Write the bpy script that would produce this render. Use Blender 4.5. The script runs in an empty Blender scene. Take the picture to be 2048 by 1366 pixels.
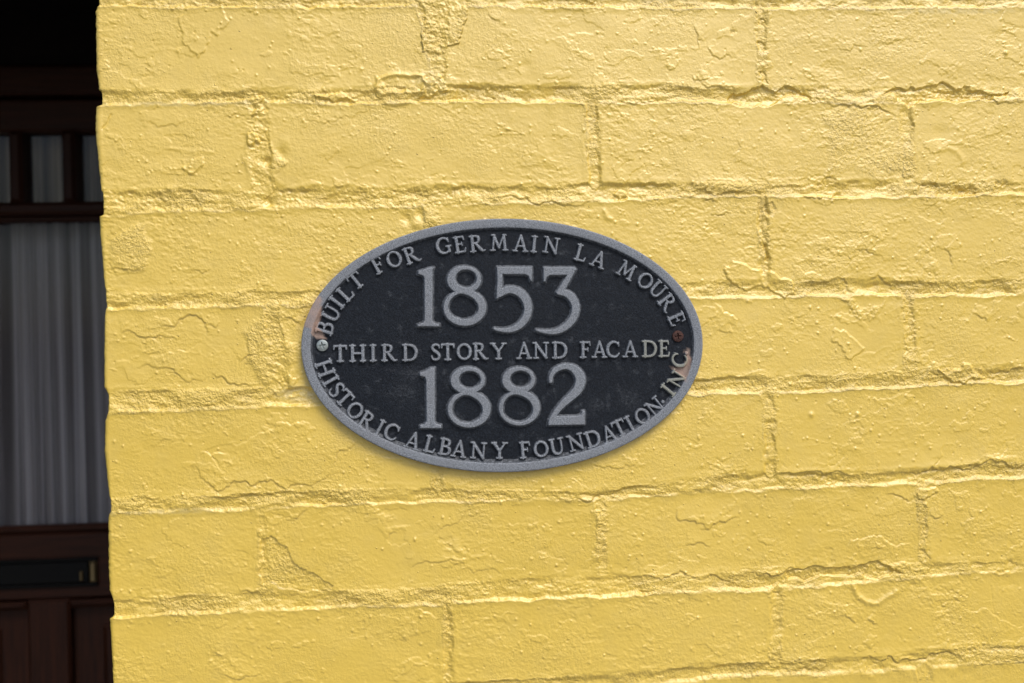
import bpy, math, random
import numpy as np
from mathutils import Vector, Matrix
random.seed(7); rng = np.random.default_rng(7)
scene = bpy.context.scene
C = scene.collection

# ------------------------------------------------------------------ camera
D, EYE, PSI, ROLL, FPX = 0.645, 1.6, math.radians(4.2), math.radians(1.35), 2000.0
F_ = np.array([math.sin(PSI), math.cos(PSI), 0.0]); R0 = np.array([math.cos(PSI), -math.sin(PSI), 0.0]); U0 = np.array([0, 0, 1.0])
R_ = math.cos(ROLL)*R0 - math.sin(ROLL)*U0
U_ = math.sin(ROLL)*R0 + math.cos(ROLL)*U0
cam_d = bpy.data.cameras.new('camera'); cam = bpy.data.objects.new('camera', cam_d); C.objects.link(cam); scene.camera = cam
cam_d.sensor_width = 36; cam_d.lens = FPX/2048*36; cam_d.clip_start = 0.01; cam_d.clip_end = 100
M = Matrix.Identity(4)
for i in range(3):
    M[i][0] = R_[i]; M[i][1] = U_[i]; M[i][2] = -F_[i]
M[0][3], M[1][3], M[2][3] = 0.0, -D, EYE
cam.matrix_world = M
cam_d.dof.use_dof = True; cam_d.dof.focus_distance = D; cam_d.dof.aperture_fstop = 9

# ------------------------------------------------------------------ light
SUN_EL, SUN_AZ = math.radians(52), math.radians(150)     # azimuth from +Y towards +X: in front of the wall and to its right
w = bpy.data.worlds.new('World'); scene.world = w; w.use_nodes = True
nt = w.node_tree; nt.nodes.clear()
sky = nt.nodes.new('ShaderNodeTexSky'); sky.sky_type = 'NISHITA'; sky.sun_disc = False
sky.sun_elevation = SUN_EL; sky.sun_rotation = SUN_AZ; sky.air_density = 1.0; sky.dust_density = 3.0; sky.ozone_density = 1.0
bg = nt.nodes.new('ShaderNodeBackground'); bg.inputs[1].default_value = 0.15
wo = nt.nodes.new('ShaderNodeOutputWorld'); nt.links.new(sky.outputs[0], bg.inputs[0]); nt.links.new(bg.outputs[0], wo.inputs[0])
sd = bpy.data.lights.new('sun', 'SUN'); sd.energy = 2.15; sd.angle = math.radians(28); sd.color = (1.0, 0.965, 0.92)
sun = bpy.data.objects.new('sun', sd); C.objects.link(sun)
to_sun = Vector((math.sin(SUN_AZ)*math.cos(SUN_EL), math.cos(SUN_AZ)*math.cos(SUN_EL), math.sin(SUN_EL)))
sun.rotation_euler = to_sun.to_track_quat('Z', 'Y').to_euler(); sun.location = (1.5, -2, 3)
scene.view_settings.view_transform = 'Standard'; scene.view_settings.look = 'None'
scene.view_settings.exposure = 0.05; scene.view_settings.gamma = 1.0

# ------------------------------------------------------------------ helpers
def unproj(px, py, Y):
    px = np.asarray(px, float); py = np.asarray(py, float)
    d = F_[:, None]*FPX + R_[:, None]*(px.ravel()-1024) - U_[:, None]*(py.ravel()-683)
    t = (Y + D)/d[1]
    p = d*t
    return p[0].reshape(px.shape), (p[2] + EYE).reshape(px.shape)
def wall_mm(px, py, Y=0.0):
    x, z = unproj(px, py, Y); return x*1000, z*1000
def pts_mm(pts, off=(0, 0), s=1.0):
    a = np.array(pts, float); x, z = wall_mm(a[:, 0]/s + off[0], a[:, 1]/s + off[1])
    return np.stack([x, z], 1)

def tag(o, label=None, cat=None, group=None, kind=None):
    if label: o['label'] = label
    if cat: o['category'] = cat
    if group: o['group'] = group
    if kind: o['kind'] = kind
    return o
def empty(name, loc):
    o = bpy.data.objects.new(name, None); C.objects.link(o); o.location = loc; o.empty_display_size = 0.05
    return o
def mesh_from(name, V, Q, mat, parent=None, loc=(0, 0, 0), normals=None, col=None, smooth=True):
    me = bpy.data.meshes.new(name)
    V = np.ascontiguousarray(V, np.float32); Q = np.ascontiguousarray(Q, np.int32)
    me.vertices.add(len(V)); me.vertices.foreach_set('co', V.ravel())
    me.loops.add(Q.size); me.loops.foreach_set('vertex_index', Q.ravel())
    me.polygons.add(len(Q)); me.polygons.foreach_set('loop_start', np.arange(0, Q.size, 4, dtype=np.int32))
    if smooth: me.polygons.foreach_set('use_smooth', np.ones(len(Q), bool))
    me.update(calc_edges=True)
    if col is not None:
        a = me.attributes.new('wear_lit', 'FLOAT_COLOR', 'POINT')
        c = np.zeros((len(V), 4), np.float32); c[:, :col.shape[1]] = col; c[:, 3] = 1
        a.data.foreach_set('color', c.ravel())
    if normals is not None: me.normals_split_custom_set_from_vertices(normals.astype(np.float32))
    me.materials.append(mat)
    o = bpy.data.objects.new(name, me); C.objects.link(o); o.parent = parent; o.location = loc
    return o
class MB:
    def __init__(s): s.v = []; s.f = []
    def box(s, x0, x1, y0, y1, z0, z1, bev=0.0):
        b = len(s.v)
        if bev <= 0:
            s.v += [(x, y, z) for z in (z0, z1) for y in (y0, y1) for x in (x0, x1)]
            s.f += [tuple(b+i for i in q) for q in ((0, 2, 3, 1), (4, 5, 7, 6), (0, 1, 5, 4), (2, 6, 7, 3), (0, 4, 6, 2), (1, 3, 7, 5))]
        else:   # front (-Y) edges chamfered
            B = bev
            s.v += [(x0, y1, z0), (x1, y1, z0), (x1, y1, z1), (x0, y1, z1),
                    (x0, y0+B, z0), (x1, y0+B, z0), (x1, y0+B, z1), (x0, y0+B, z1),
                    (x0+B, y0, z0+B), (x1-B, y0, z0+B), (x1-B, y0, z1-B), (x0+B, y0, z1-B)]
            q = [(0, 3, 2, 1), (8, 9, 10, 11)]
            for i in range(4):
                j = (i+1) % 4; q += [(i, j, 4+j, 4+i), (4+i, 4+j, 8+j, 8+i)]
            s.f += [tuple(b+i for i in t) for t in q]
        return s
    def build(s, name, mat, parent=None, loc=(0, 0, 0)):
        me = bpy.data.meshes.new(name); me.from_pydata(s.v, [], s.f); me.materials.append(mat); me.update()
        o = bpy.data.objects.new(name, me); C.objects.link(o); o.parent = parent; o.location = loc
        return o

# noise ------------------------------------------------------------
def _hash(ix, iy, seed):
    h = (ix.astype(np.int64)*374761393 + iy.astype(np.int64)*668265263 + seed*2147483647) & 0xffffffff
    h = ((h ^ (h >> 13))*1274126177) & 0xffffffff
    return (h ^ (h >> 16)) & 0xffff
_ang = np.linspace(0, 2*np.pi, 65536, endpoint=False).astype(np.float32); _cs = np.cos(_ang); _sn = np.sin(_ang)
def perlin(x, y, seed=0):
    x = np.asarray(x, np.float32); y = np.asarray(y, np.float32)
    ix = np.floor(x).astype(np.int32); iy = np.floor(y).astype(np.int32); fx = x-ix; fy = y-iy
    u = fx*fx*fx*(fx*(fx*6-15)+10); v = fy*fy*fy*(fy*(fy*6-15)+10)
    def g(dx, dy):
        h = _hash(ix+dx, iy+dy, seed); return _cs[h]*(fx-dx) + _sn[h]*(fy-dy)
    a = g(0, 0); b = g(1, 0); c = g(0, 1); d = g(1, 1)
    return (a + u*(b-a) + v*((c + u*(d-c)) - (a + u*(b-a))))*1.4
def fbm(x, y, octv, seed, gain=0.5):
    r = 0; a = 1.0
    for i in range(octv):
        r = r + a*perlin(x*2**i + 17.3*i, y*2**i - 9.1*i, seed+i*31); a *= gain
    return r
def sstep(a, b, x):
    t = np.clip((x-a)/(b-a), 0, 1); return t*t*(3-2*t)

# signed distances ---------------------------------------------------
def d_poly(X, Y, P):
    """signed distance to closed polygon, negative inside"""
    P = np.asarray(P, float); d = np.full(X.shape, 1e9); s = np.zeros(X.shape, bool)
    n = len(P)
    for i in range(n):
        ax, ay = P[i]; bx, by = P[(i+1) % n]; ex, ey = bx-ax, by-ay
        wx, wy = X-ax, Y-ay; t = np.clip((wx*ex+wy*ey)/(ex*ex+ey*ey+1e-12), 0, 1)
        d = np.minimum(d, (wx-ex*t)**2 + (wy-ey*t)**2)
        c = ((ay > Y) != (by > Y)) & (X < (bx-ax)*(Y-ay)/(by-ay+1e-12) + ax)
        s ^= c
    d = np.sqrt(d); return np.where(s, -d, d)
def d_stroke(X, Y, pts, w):
    d = np.full(X.shape, 1e9)
    for i in range(len(pts)-1):
        ax, ay = pts[i]; bx, by = pts[i+1]; ex, ey = bx-ax, by-ay
        wx, wy = X-ax, Y-ay; t = np.clip((wx*ex+wy*ey)/(ex*ex+ey*ey+1e-12), 0, 1)
        d = np.minimum(d, np.sqrt((wx-ex*t)**2 + (wy-ey*t)**2) - 0.5*(w[i]*(1-t)+w[i+1]*t))
    return d
def d_ell(X, Y, cx, cy, rx, ry):
    px = (X-cx)/rx; py = (Y-cy)/ry; k = np.sqrt(px*px+py*py)+1e-9
    g = np.sqrt((px/rx)**2+(py/ry)**2)+1e-9
    return k*(k-1)/g
def smooth_line(pts, vals=None, n=6, closed=False):
    P = np.array(pts, float); V = None if vals is None else np.array(vals, float)
    N = len(P); out = []; ov = []
    rg = range(N) if closed else range(N-1)
    for i in rg:
        if closed: a, b, c, d = P[(i-1) % N], P[i], P[(i+1) % N], P[(i+2) % N]
        else: a, b, c, d = P[max(i-1, 0)], P[i], P[i+1], P[min(i+2, N-1)]
        for k in range(n):
            t = k/n
            out.append(0.5*((2*b)+(-a+c)*t+(2*a-5*b+4*c-d)*t*t+(-a+3*b-3*c+d)*t**3))
            if V is not None: ov.append(V[i]*(1-t)+V[(i+1) % N]*t)
    if not closed:
        out.append(P[-1]); 
        if V is not None: ov.append(V[-1])
    return np.array(out), (None if V is None else np.array(ov))

# ------------------------------------------------------------------ materials
def new_mat(name):
    m = bpy.data.materials.new(name); m.use_nodes = True; t = m.node_tree
    return m, t, t.nodes['Principled BSDF']
def nd(t, typ, **kw):
    n = t.nodes.new(typ)
    for k, v in kw.items(): setattr(n, k, v)
    return n
def mathn(t, op, a, b=None, clamp=False):
    n = nd(t, 'ShaderNodeMath', operation=op); n.use_clamp = clamp
    for i, x in enumerate((a, b)):
        if x is None: continue
        if isinstance(x, (int, float)): n.inputs[i].default_value = x
        else: t.links.new(x, n.inputs[i])
    return n.outputs[0]
def noise(t, pos, scale, detail=3, rough=0.5):
    n = nd(t, 'ShaderNodeTexNoise'); n.inputs['Scale'].default_value = scale; n.inputs['Detail'].default_value = detail; n.inputs['Roughness'].default_value = rough
    t.links.new(pos, n.inputs['Vector']); return n.outputs['Fac']
def ramp(t, x, a, b, lo=0.0, hi=1.0):
    n = nd(t, 'ShaderNodeMapRange'); n.clamp = True; t.links.new(x, n.inputs[0])
    n.inputs[1].default_value = a; n.inputs[2].default_value = b; n.inputs[3].default_value = lo; n.inputs[4].default_value = hi
    return n.outputs[0]
def mixc(t, f, a, b):
    n = nd(t, 'ShaderNodeMix', data_type='RGBA')
    if isinstance(f, float): n.inputs[0].default_value = f
    else: t.links.new(f, n.inputs[0])
    for i, x in ((6, a), (7, b)):
        if isinstance(x, tuple): n.inputs[i].default_value = (*x, 1)
        else: t.links.new(x, n.inputs[i])
    return n.outputs[2]
def bump(t, h, dist, strength=1.0, prev=None):
    n = nd(t, 'ShaderNodeBump'); n.inputs['Distance'].default_value = dist; n.inputs['Strength'].default_value = strength
    t.links.new(h, n.inputs['Height'])
    if prev is not None: t.links.new(prev, n.inputs['Normal'])
    return n.outputs[0]

def wall_paint():
    m, t, b = new_mat('yellow_masonry_paint')
    pos = nd(t, 'ShaderNodeNewGeometry').outputs['Position']
    at = nd(t, 'ShaderNodeAttribute', attribute_name='wear_lit')
    sep = nd(t, 'ShaderNodeSeparateColor'); t.links.new(at.outputs['Color'], sep.inputs[0])
    n1 = noise(t, pos, 9, 4); n2 = noise(t, pos, 60, 4, 0.6)
    c = mixc(t, ramp(t, n1, 0.35, 0.65), (0.757, 0.522, 0.058), (0.787, 0.548, 0.074))
    c = mixc(t, ramp(t, n2, 0.5, 0.75, 0, 0.35), c, (0.66, 0.47, 0.08))
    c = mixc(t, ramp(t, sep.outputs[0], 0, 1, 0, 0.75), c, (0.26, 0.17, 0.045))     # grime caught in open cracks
    c = mixc(t, mathn(t, 'MULTIPLY', sep.outputs[2], 0.7), c, (0.72, 0.58, 0.24))
    t.links.new(c, b.inputs['Base Color'])
    t.links.new(ramp(t, n2, 0.3, 0.7, 0.40, 0.52), b.inputs['Roughness'])
    b.inputs['Specular IOR Level'].default_value = 1.0
    b.inputs['Coat Weight'].default_value = 0.75; b.inputs['Coat Roughness'].default_value = 0.46; b.inputs['Coat IOR'].default_value = 1.7
    # fine relief: roller texture, grain, tiny paint nibs
    g1 = noise(t, pos, 700, 3, 0.6); g2 = noise(t, pos, 420, 3, 0.6)
    mask = ramp(t, noise(t, pos, 22, 3), 0.4, 0.65, 0.25, 1.0)
    h1 = mathn(t, 'MULTIPLY', mathn(t, 'ADD', mathn(t, 'MULTIPLY', g1, 0.6), g2), mask)
    h1 = mathn(t, 'MULTIPLY', h1, mathn(t, 'ADD', mathn(t, 'MULTIPLY', sep.outputs[1], 1.6), 0.8))
    v = nd(t, 'ShaderNodeTexVoronoi', feature='F1'); v.inputs['Scale'].default_value = 190; t.links.new(pos, v.inputs['Vector'])
    sc = nd(t, 'ShaderNodeSeparateColor'); t.links.new(v.outputs['Color'], sc.inputs[0])
    on = ramp(t, sc.outputs[0], 0.80, 0.95)
    nib = mathn(t, 'MULTIPLY', ramp(t, v.outputs['Distance'], 0.0, 0.11, 1, 0), on)
    bn = bump(t, h1, 0.0008, 1.0); bn = bump(t, nib, 0.0009, 1.0, bn)
    t.links.new(bn, b.inputs['Normal'])
    return m
def metal_mat(name, relief):
    m, t, b = new_mat(name)
    pos = nd(t, 'ShaderNodeNewGeometry').outputs['Position']
    at = nd(t, 'ShaderNodeAttribute', attribute_name='wear_lit'); sep = nd(t, 'ShaderNodeSeparateColor'); t.links.new(at.outputs['Color'], sep.inputs[0])
    g = noise(t, pos, 1500, 3, 0.65); g2 = noise(t, pos, 600, 3, 0.6); g3 = noise(t, pos, 45, 4, 0.6); g4 = noise(t, pos, 130, 4, 0.65)
    worn_lit = mixc(t, ramp(t, g, 0.36, 0.64), (0.10, 0.112, 0.128), (0.32, 0.345, 0.38))
    worn_lit = mixc(t, ramp(t, g3, 0.45, 0.7, 0, 0.4), worn_lit, (0.20, 0.205, 0.22))
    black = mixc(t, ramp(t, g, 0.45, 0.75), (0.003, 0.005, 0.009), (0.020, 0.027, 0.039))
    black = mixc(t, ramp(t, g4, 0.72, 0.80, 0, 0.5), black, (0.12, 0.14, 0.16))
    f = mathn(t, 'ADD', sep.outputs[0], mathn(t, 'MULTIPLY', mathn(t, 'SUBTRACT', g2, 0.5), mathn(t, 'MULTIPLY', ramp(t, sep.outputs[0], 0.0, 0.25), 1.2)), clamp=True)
    c = mixc(t, f, black, worn_lit)
    st = mathn(t, 'MULTIPLY', sep.outputs[1], ramp(t, g2, 0.3, 0.5, 0.75, 1.0))
    c = mixc(t, st, c, mixc(t, ramp(t, g4, 0.4, 0.6), (0.42, 0.29, 0.23), (0.33, 0.25, 0.21)))
    c = mixc(t, sep.outputs[2], c, (0.27, 0.27, 0.20))
    t.links.new(c, b.inputs['Base Color'])
    b.inputs['Metallic'].default_value = 0.0; b.inputs['Specular IOR Level'].default_value = 0.25
    t.links.new(ramp(t, g, 0.3, 0.7, 0.5, 0.68), b.inputs['Roughness'])
    h = mathn(t, 'ADD', mathn(t, 'MULTIPLY', g, 0.5), g2)
    t.links.new(bump(t, h, 0.00022 if relief else 0.00018), b.inputs['Normal'])
    return m
MAT_WALL = wall_paint()
MAT_CAST = metal_mat('weathered_cast_metal', True)
def simple(name, col, rough=0.5, metal=0.0, n=None, col2=None, bd=0.0, spec=0.5):
    m, t, b = new_mat(name); b.inputs['Base Color'].default_value = (*col, 1); b.inputs['Roughness'].default_value = rough; b.inputs['Metallic'].default_value = metal
    b.inputs['Specular IOR Level'].default_value = spec
    if n:
        pos = nd(t, 'ShaderNodeNewGeometry').outputs['Position']; f = noise(t, pos, n, 5, 0.6)
        if col2: t.links.new(mixc(t, ramp(t, f, 0.35, 0.65), col, col2), b.inputs['Base Color'])
        if bd: t.links.new(bump(t, f, bd), b.inputs['Normal'])
    return m

# ------------------------------------------------------------------ wall layout (millimetres on the wall plane)
# bed joints: (photo x, upper edge y, lower edge y)
BEDS = [
 [(250, -12, 12), (700, -12, 12), (1100, -8, 12), (1500, -8, 15), (1900, -5, 14)],
 [(220, 180, 208), (300, 183, 205), (520, 184, 203), (700, 182, 205), (900, 172, 202), (1100, 175, 203), (1250, 172, 204), (1500, 178, 204), (1700, 178, 205), (1950, 184, 200)],
 [(220, 382, 428), (300, 385, 424), (550, 380, 415), (700, 378, 412), (900, 376, 408), (1080, 373, 402), (1300, 368, 398), (1500, 372, 390), (1700, 365, 393), (1950, 365, 388)],
 [(220, 578, 616), (300, 588, 615), (430, 586, 612), (580, 580, 610), (1000, 574, 602), (1430, 566, 594), (1600, 566, 592), (1760, 564, 590), (1950, 562, 590)],
 [(220, 786, 826), (300, 782, 820), (420, 780, 816), (600, 776, 808), (1000, 768, 798), (1430, 757, 786), (1580, 753, 783), (1760, 748, 776), (1950, 738, 766)],
 [(220, 998, 1026), (300, 994, 1022), (450, 990, 1020), (620, 984, 1010), (800, 978, 1005), (1000, 982, 999), (1200, 984, 998), (1350, 962, 986), (1500, 948, 980), (1700, 948, 972), (1950, 930, 958)],
 [(220, 1196, 1234), (300, 1195, 1230), (500, 1186, 1222), (700, 1184, 1212), (850, 1176, 1208), (1000, 1160, 1200), (1180, 1156, 1192), (1300, 1152, 1186), (1550, 1144, 1178), (1700, 1133, 1166), (1950, 1125, 1145)],
 [(220, 1400, 1430), (700, 1385, 1410), (1000, 1362, 1395), (1200, 1352, 1385), (1450, 1330, 1352), (1700, 1318, 1346), (1950, 1296, 1326)],
]
HEADS = {  # row k lies between bed k and bed k+1 : (xl_top, xr_top, xl_bottom, xr_bottom) at photo y of the row
 0: [(838, 898, 868, 890), (1512, 1532, 1518, 1536)],
 1: [(498, 536, 504, 548), (1172, 1194, 1178, 1202), (1800, 1822, 1812, 1830)],
 2: [(850, 880, 856, 884), (1519, 1534, 1524, 1540)],
 3: [(530, 556, 536, 580), (1185, 1205, 1190, 1210), (1806, 1826, 1812, 1836)],
 4: [(860, 882, 866, 888), (1526, 1548, 1534, 1552)],
 5: [(517, 532, 518, 534), (1192, 1212, 1200, 1216), (1836, 1852, 1846, 1858)],
 6: [(888, 902, 886, 906), (1543, 1566, 1536, 1566)],
}
SIL = [(-20, 196), (0, 197), (18, 191), (22, 189), (90, 190), (140, 191), (178, 196), (188, 202), (204, 200), (213, 190), (258, 189), (330, 195), (380, 200), (395, 207), (428, 208), (432, 197), (470, 198), (500, 201), (555, 205),
       (580, 210), (597, 218), (612, 218), (628, 208), (640, 207), (706, 206), (774, 206), (786, 213), (792, 216), (822, 218), (830, 213), (841, 208), (902, 207), (951, 211.6), (976, 214), (992, 217), (1000, 223), (1018, 223.5), (1026, 217), (1038, 214),
       (1139, 215), (1183, 217), (1198, 224), (1228, 223.5), (1240, 217.5), (1282, 220), (1366, 225), (1390, 226)]
# corner line
_sx, _sz = wall_mm([s[1] for s in SIL], [s[0] for s in SIL])
XC = float(np.percentile(_sx, 30))                 # corner x, mm
_o = np.argsort(_sz); SILZ = _sz[_o]; SILX = _sx[_o]
bed_f = []
for b in BEDS:
    a = np.array(b, float); xu, zu = wall_mm(a[:, 0], a[:, 1]); xl, zl = wall_mm(a[:, 0], a[:, 2]); bed_f.append((xu, zu, xl, zl))
PITCH = float(np.mean([(bed_f[i][1][0]+bed_f[i][3][0])/2 - (bed_f[i+1][1][0]+bed_f[i+1][3][0])/2 for i in range(7)]))
NB_UP, NB_DN = 3, 3
def bed_edges(k, x):
    kk = min(max(k, 0), 7); xu, zu, xl, zl = bed_f[kk]; off = (kk-k)*PITCH
    if k != kk:
        zc = (np.mean(zu)+np.mean(zl))/2 + off; n = perlin(x/60, x*0+k*3.3, 5)*1.2
        return zc+4.2+n, zc-4.2+n*0.6
    return np.interp(x, xu, zu), np.interp(x, xl, zl)
KS = list(range(-NB_UP, 8+NB_DN))
def heads_mm(k):
    """list of (x0,z0,x1,z1 left line ; x0,z0,x1,z1 right line) for row k, extended"""
    out = []
    if k in HEADS:
        yt = (BEDS[k][3][2]); yb = (BEDS[k+1][3][1]) if k+1 < 8 else yt+165
        for a, b_, c, d in HEADS[k]:
            (x0, x1, x2, x3), (z0, z1, z2, z3) = wall_mm(np.array([a, b_, c, d], float), np.array([yt, yt, yb, yb], float))
            out.append((x0, z0, x2, z2, x1, z1, x3, z3))
        last = (out[-1][0]+out[-1][4])/2
    else:
        first = XC + (102 if k % 2 else 212); last = first-213
        while last + 213 < XC+1400:
            last += 213; o = 5
            out.append((last-o, 0, last-o, 1, last+o, 0, last+o, 1))
    while last + 213 < XC+1400:
        last += 213; out.append((last-5, 0, last-5, 1, last+5, 0, last+5, 1))
    # on the return face (s negative: x = XC + s)
    q = XC - (208 if k % 2 else 100)
    while q > XC-260:
        out.insert(0, (q-5, 0, q-5, 1, q+5, 0, q+5, 1)); q -= 213
    return out

# sampling axes
STEP = 0.54
x_hi, _ = wall_mm(2048, 683); x_hi = float(x_hi)+12
_, z_hi = wall_mm(1024, 0); _, z_lo = wall_mm(200, 1366); z_hi = float(z_hi)+16; z_lo = float(z_lo)-10
def grow(start, end, st, rate=1.12, mx=5.0):
    out = []; p = start; sgn = 1 if end > start else -1
    while (end-p)*sgn > 0:
        st = min(st*rate, mx); p += sgn*st; out.append(p)
    return out
RC = 3.0                                            # corner radius
s_fine = np.arange(-6, x_hi-XC, STEP)
S = np.array(grow(-6, -224, STEP, 1.15, 6)[::-1] + list(s_fine) + grow(s_fine[-1], 1000, STEP))
z_f = np.arange(z_lo, z_hi, STEP)
Z = np.array(grow(z_lo, z_lo-190, STEP)[::-1] + list(z_f) + grow(z_f[-1], z_hi+190, STEP))
SS, ZZ = np.meshgrid(S, Z); SS = SS.astype(np.float32); ZZ = ZZ.astype(np.float32); XX = (SS+np.float32(XC))
NZ, NS = SS.shape

# ragged coordinates
rx = fbm(XX/9, ZZ/9, 4, 11)*1.5; rz = fbm(XX/12, ZZ/8, 5, 23)*1.4
xw = XX+rx; zw = ZZ+rz*0.9 + fbm(XX/45, ZZ/45, 2, 29)*0.8
d = np.full(SS.shape, 99.0, np.float32); row = np.full(SS.shape, KS[0]-1, np.int32); colid = np.zeros(SS.shape, np.int32)
bedd = np.full(SS.shape, 99.0, np.float32)
for k in KS:
    zu, zl = bed_edges(k, XX[0]); zu = zu[None, :].astype(np.float32); zl = zl[None, :].astype(np.float32)
    dk = np.maximum(zw-zu, zl-zw); bedd = np.minimum(bedd, dk)
    row[zw < (zu+zl)/2] = k
headd = np.full(SS.shape, 99.0, np.float32)
headrow_s = {}
for k in range(KS[0]-1, KS[-1]+1):
    m = row == k
    if not m.any(): continue
    r0, r1 = np.where(m.any(1))[0][[0, -1]]; sl = slice(r0, r1+1)
    xs_, zs_, mm = xw[sl], zw[sl], m[sl]
    hd = np.full(xs_.shape, 99.0, np.float32); ci = np.zeros(xs_.shape, np.int32)
    for h in heads_mm(k):
        xl = h[0] + (h[2]-h[0])*(zs_-h[1])/(h[3]-h[1]) if h[1] != 0 else h[0]
        xr = h[4] + (h[6]-h[4])*(zs_-h[5])/(h[7]-h[5]) if h[1] != 0 else h[4]
        hd = np.minimum(hd, np.maximum(xl-xs_, xs_-xr)); ci += (xs_ > (xl+xr)/2)
    headd[sl][mm] = hd[mm]; colid[sl][mm] = ci[mm]
kk_ = 2.2
hmix = np.clip(0.5+0.5*(headd-bedd)/kk_, 0, 1); d = headd*(1-hmix)+bedd*hmix-kk_*hmix*(1-hmix)     # smooth min
is_brick = d > 0

# base relief
Hm = np.zeros(SS.shape, np.float32)
dep_var = 0.88 + 1.8*fbm(XX/48, ZZ/22, 3, 41)
dep_var = np.clip(dep_var, 0.12, 1.5)
depth = np.where(bedd < headd, 1.05, 0.68)*dep_var
# shoulder softness varies along the joint: crisp here, melted there
soft = 1.0 + 2.4*sstep(-0.25, 0.35, fbm(XX/30, ZZ/18, 2, 47))
for_top = np.zeros(SS.shape, bool)                     # just below a bed joint: the brick's upper arris, where paint has built a crisp lip
for k in KS:
    zu, zl = bed_edges(k, XX[0]); mid_ = ((zu+zl)/2)[None, :]
    for_top |= (ZZ < mid_) & (ZZ > mid_-14)
soft = np.where(for_top & (bedd < headd), 0.45+0.35*soft, soft)
rec = 1-sstep(-1.2, 1.0, (d+0.22*fbm(XX/2.2, ZZ/2.2, 3, 53))/soft)
Hm -= depth*rec
# thick paint rolled over the arris
Hm += 0.16*np.exp(-((d-2.2)/1.6)**2) + 0.22*for_top*np.exp(-((d-1.1)/0.9)**2)
texf = np.ones(SS.shape, np.float32)
# per brick tilt, offset and roughness of its face
for k in range(KS[0]-1, KS[-1]+1):
    m = row == k
    for c_ in np.unique(colid[m]) if m.any() else []:
        mm = m & (colid == c_); a, b_, c2 = rng.normal(0, 0.25), rng.normal(0, 0.002), rng.normal(0, 0.004)
        Hm[mm] += (1-rec[mm])*(a + b_*(XX[mm]-XX[mm].mean()) + c2*(ZZ[mm]-ZZ[mm].mean())); texf[mm] = rng.choice([0.35, 0.6, 0.8, 1.0, 1.25])
# undulation
patch = sstep(-0.15, 0.45, fbm(XX/48, ZZ/30, 3, 61))          # where the old surface is rough
Hm += 0.20*fbm(XX/42, ZZ/28, 2, 71) + 0.10*fbm(XX/11, ZZ/8, 3, 73)*(0.35+patch)*texf
Hm += texf*(0.05+0.055*patch)*fbm(XX/2.1+ZZ/6, ZZ/1.5, 2, 77)
Hm += texf*(0.05+0.075*patch)*fbm(XX/4.5+ZZ/7, ZZ/2.6, 4, 79)
# dragged, slightly ridged texture (1 - |noise|)
rid = 1-np.abs(fbm(XX/13, ZZ/6.5, 3, 83))*2.2
Hm += 0.11*np.clip(rid, 0, 1)**3*(0.3+patch)
# mortar roughness
jm = 1-sstep(-0.5, 2.0, d)
rough = fbm(XX/2.6, ZZ/2.1, 4, 91, 0.6)
Hm += jm*(0.20*rough*(0.5+patch) + 0.36*fbm(XX/9, ZZ/4, 3, 97))
rmask = jm.copy()
# crisp-edged islands: old paint layers that have let go
for sc, th, hh, sd_ in ((34, 0.32, 0.24, 101), (19, 0.48, 0.26, 107), (55, 0.30, -0.22, 113)):
    n = fbm(XX/sc, ZZ/(sc*0.62), 5, sd_, 0.55)
    brk = sstep(-0.1, 0.35, fbm(XX/40, ZZ/40, 2, sd_+3))
    Hm += hh*sstep(th-0.012, th+0.012, n)*brk

# -- traced features ------------------------------------------------
grime = np.zeros(SS.shape, np.float32)
def window(P, pad):
    i0, i1 = np.searchsorted(S+XC, [P[:, 0].min()-pad, P[:, 0].max()+pad]); j0, j1 = np.searchsorted(Z, [P[:, 1].min()-pad, P[:, 1].max()+pad])
    return slice(j0, j1), slice(i0, i1)
def jag(P, amp=0.35, lv=3, closed=False):
    P = [np.array(p) for p in P]
    for l in range(lv):
        Q = []
        n = len(P); 
        for i in range(n if closed else n-1):
            a, b_ = P[i], P[(i+1) % n]; e = b_-a; L = math.hypot(*e)
            m_ = (a+b_)/2 + np.array([-e[1], e[0]])*random.gauss(0, 0.13*amp/0.35)
            Q += [a, m_] if L > 1.4 else [a]
        if not closed: Q.append(P[-1])
        P = Q
    return np.array(P)
def step(P, h, fade=7.0, side=1, groove=0.22):
    P = jag(P); sl = window(P, fade*2.5)
    X, Y = XX[sl], ZZ[sl]
    if X.size == 0: return
    best = np.full(X.shape, 1e9); sg = np.zeros(X.shape); tt = np.zeros(X.shape); n = len(P)
    for i in range(n-1):
        ax, ay = P[i]; ex, ey = P[i+1]-P[i]; wx, wy = X-ax, Y-ay; t = np.clip((wx*ex+wy*ey)/(ex*ex+ey*ey+1e-9), 0, 1)
        q = (wx-ex*t)**2+(wy-ey*t)**2; m = q < best
        best = np.where(m, q, best); sg = np.where(m, ex*wy-ey*wx, sg); tt = np.where(m, (i+t)/(n-1), tt)
    dd = np.sqrt(best)*np.sign(sg)*side
    tap = np.clip(np.sin(np.pi*np.clip(tt, 0, 1)), 0, 1)**0.45*(best < (fade*2.5)**2)
    up = sstep(-0.25, 0.3, dd)*np.exp(-np.clip(dd, 0, None)/fade)
    Hm[sl] += (tap*(h*up - groove*h*np.exp(-((dd+0.55)/0.5)**2))).astype(np.float32)
    grime[sl] = np.maximum(grime[sl], (0.55*tap*np.exp(-((dd+0.45)/0.42)**2)*min(1, h/0.7)*side).astype(np.float32) if side > 0 else 0)
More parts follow.
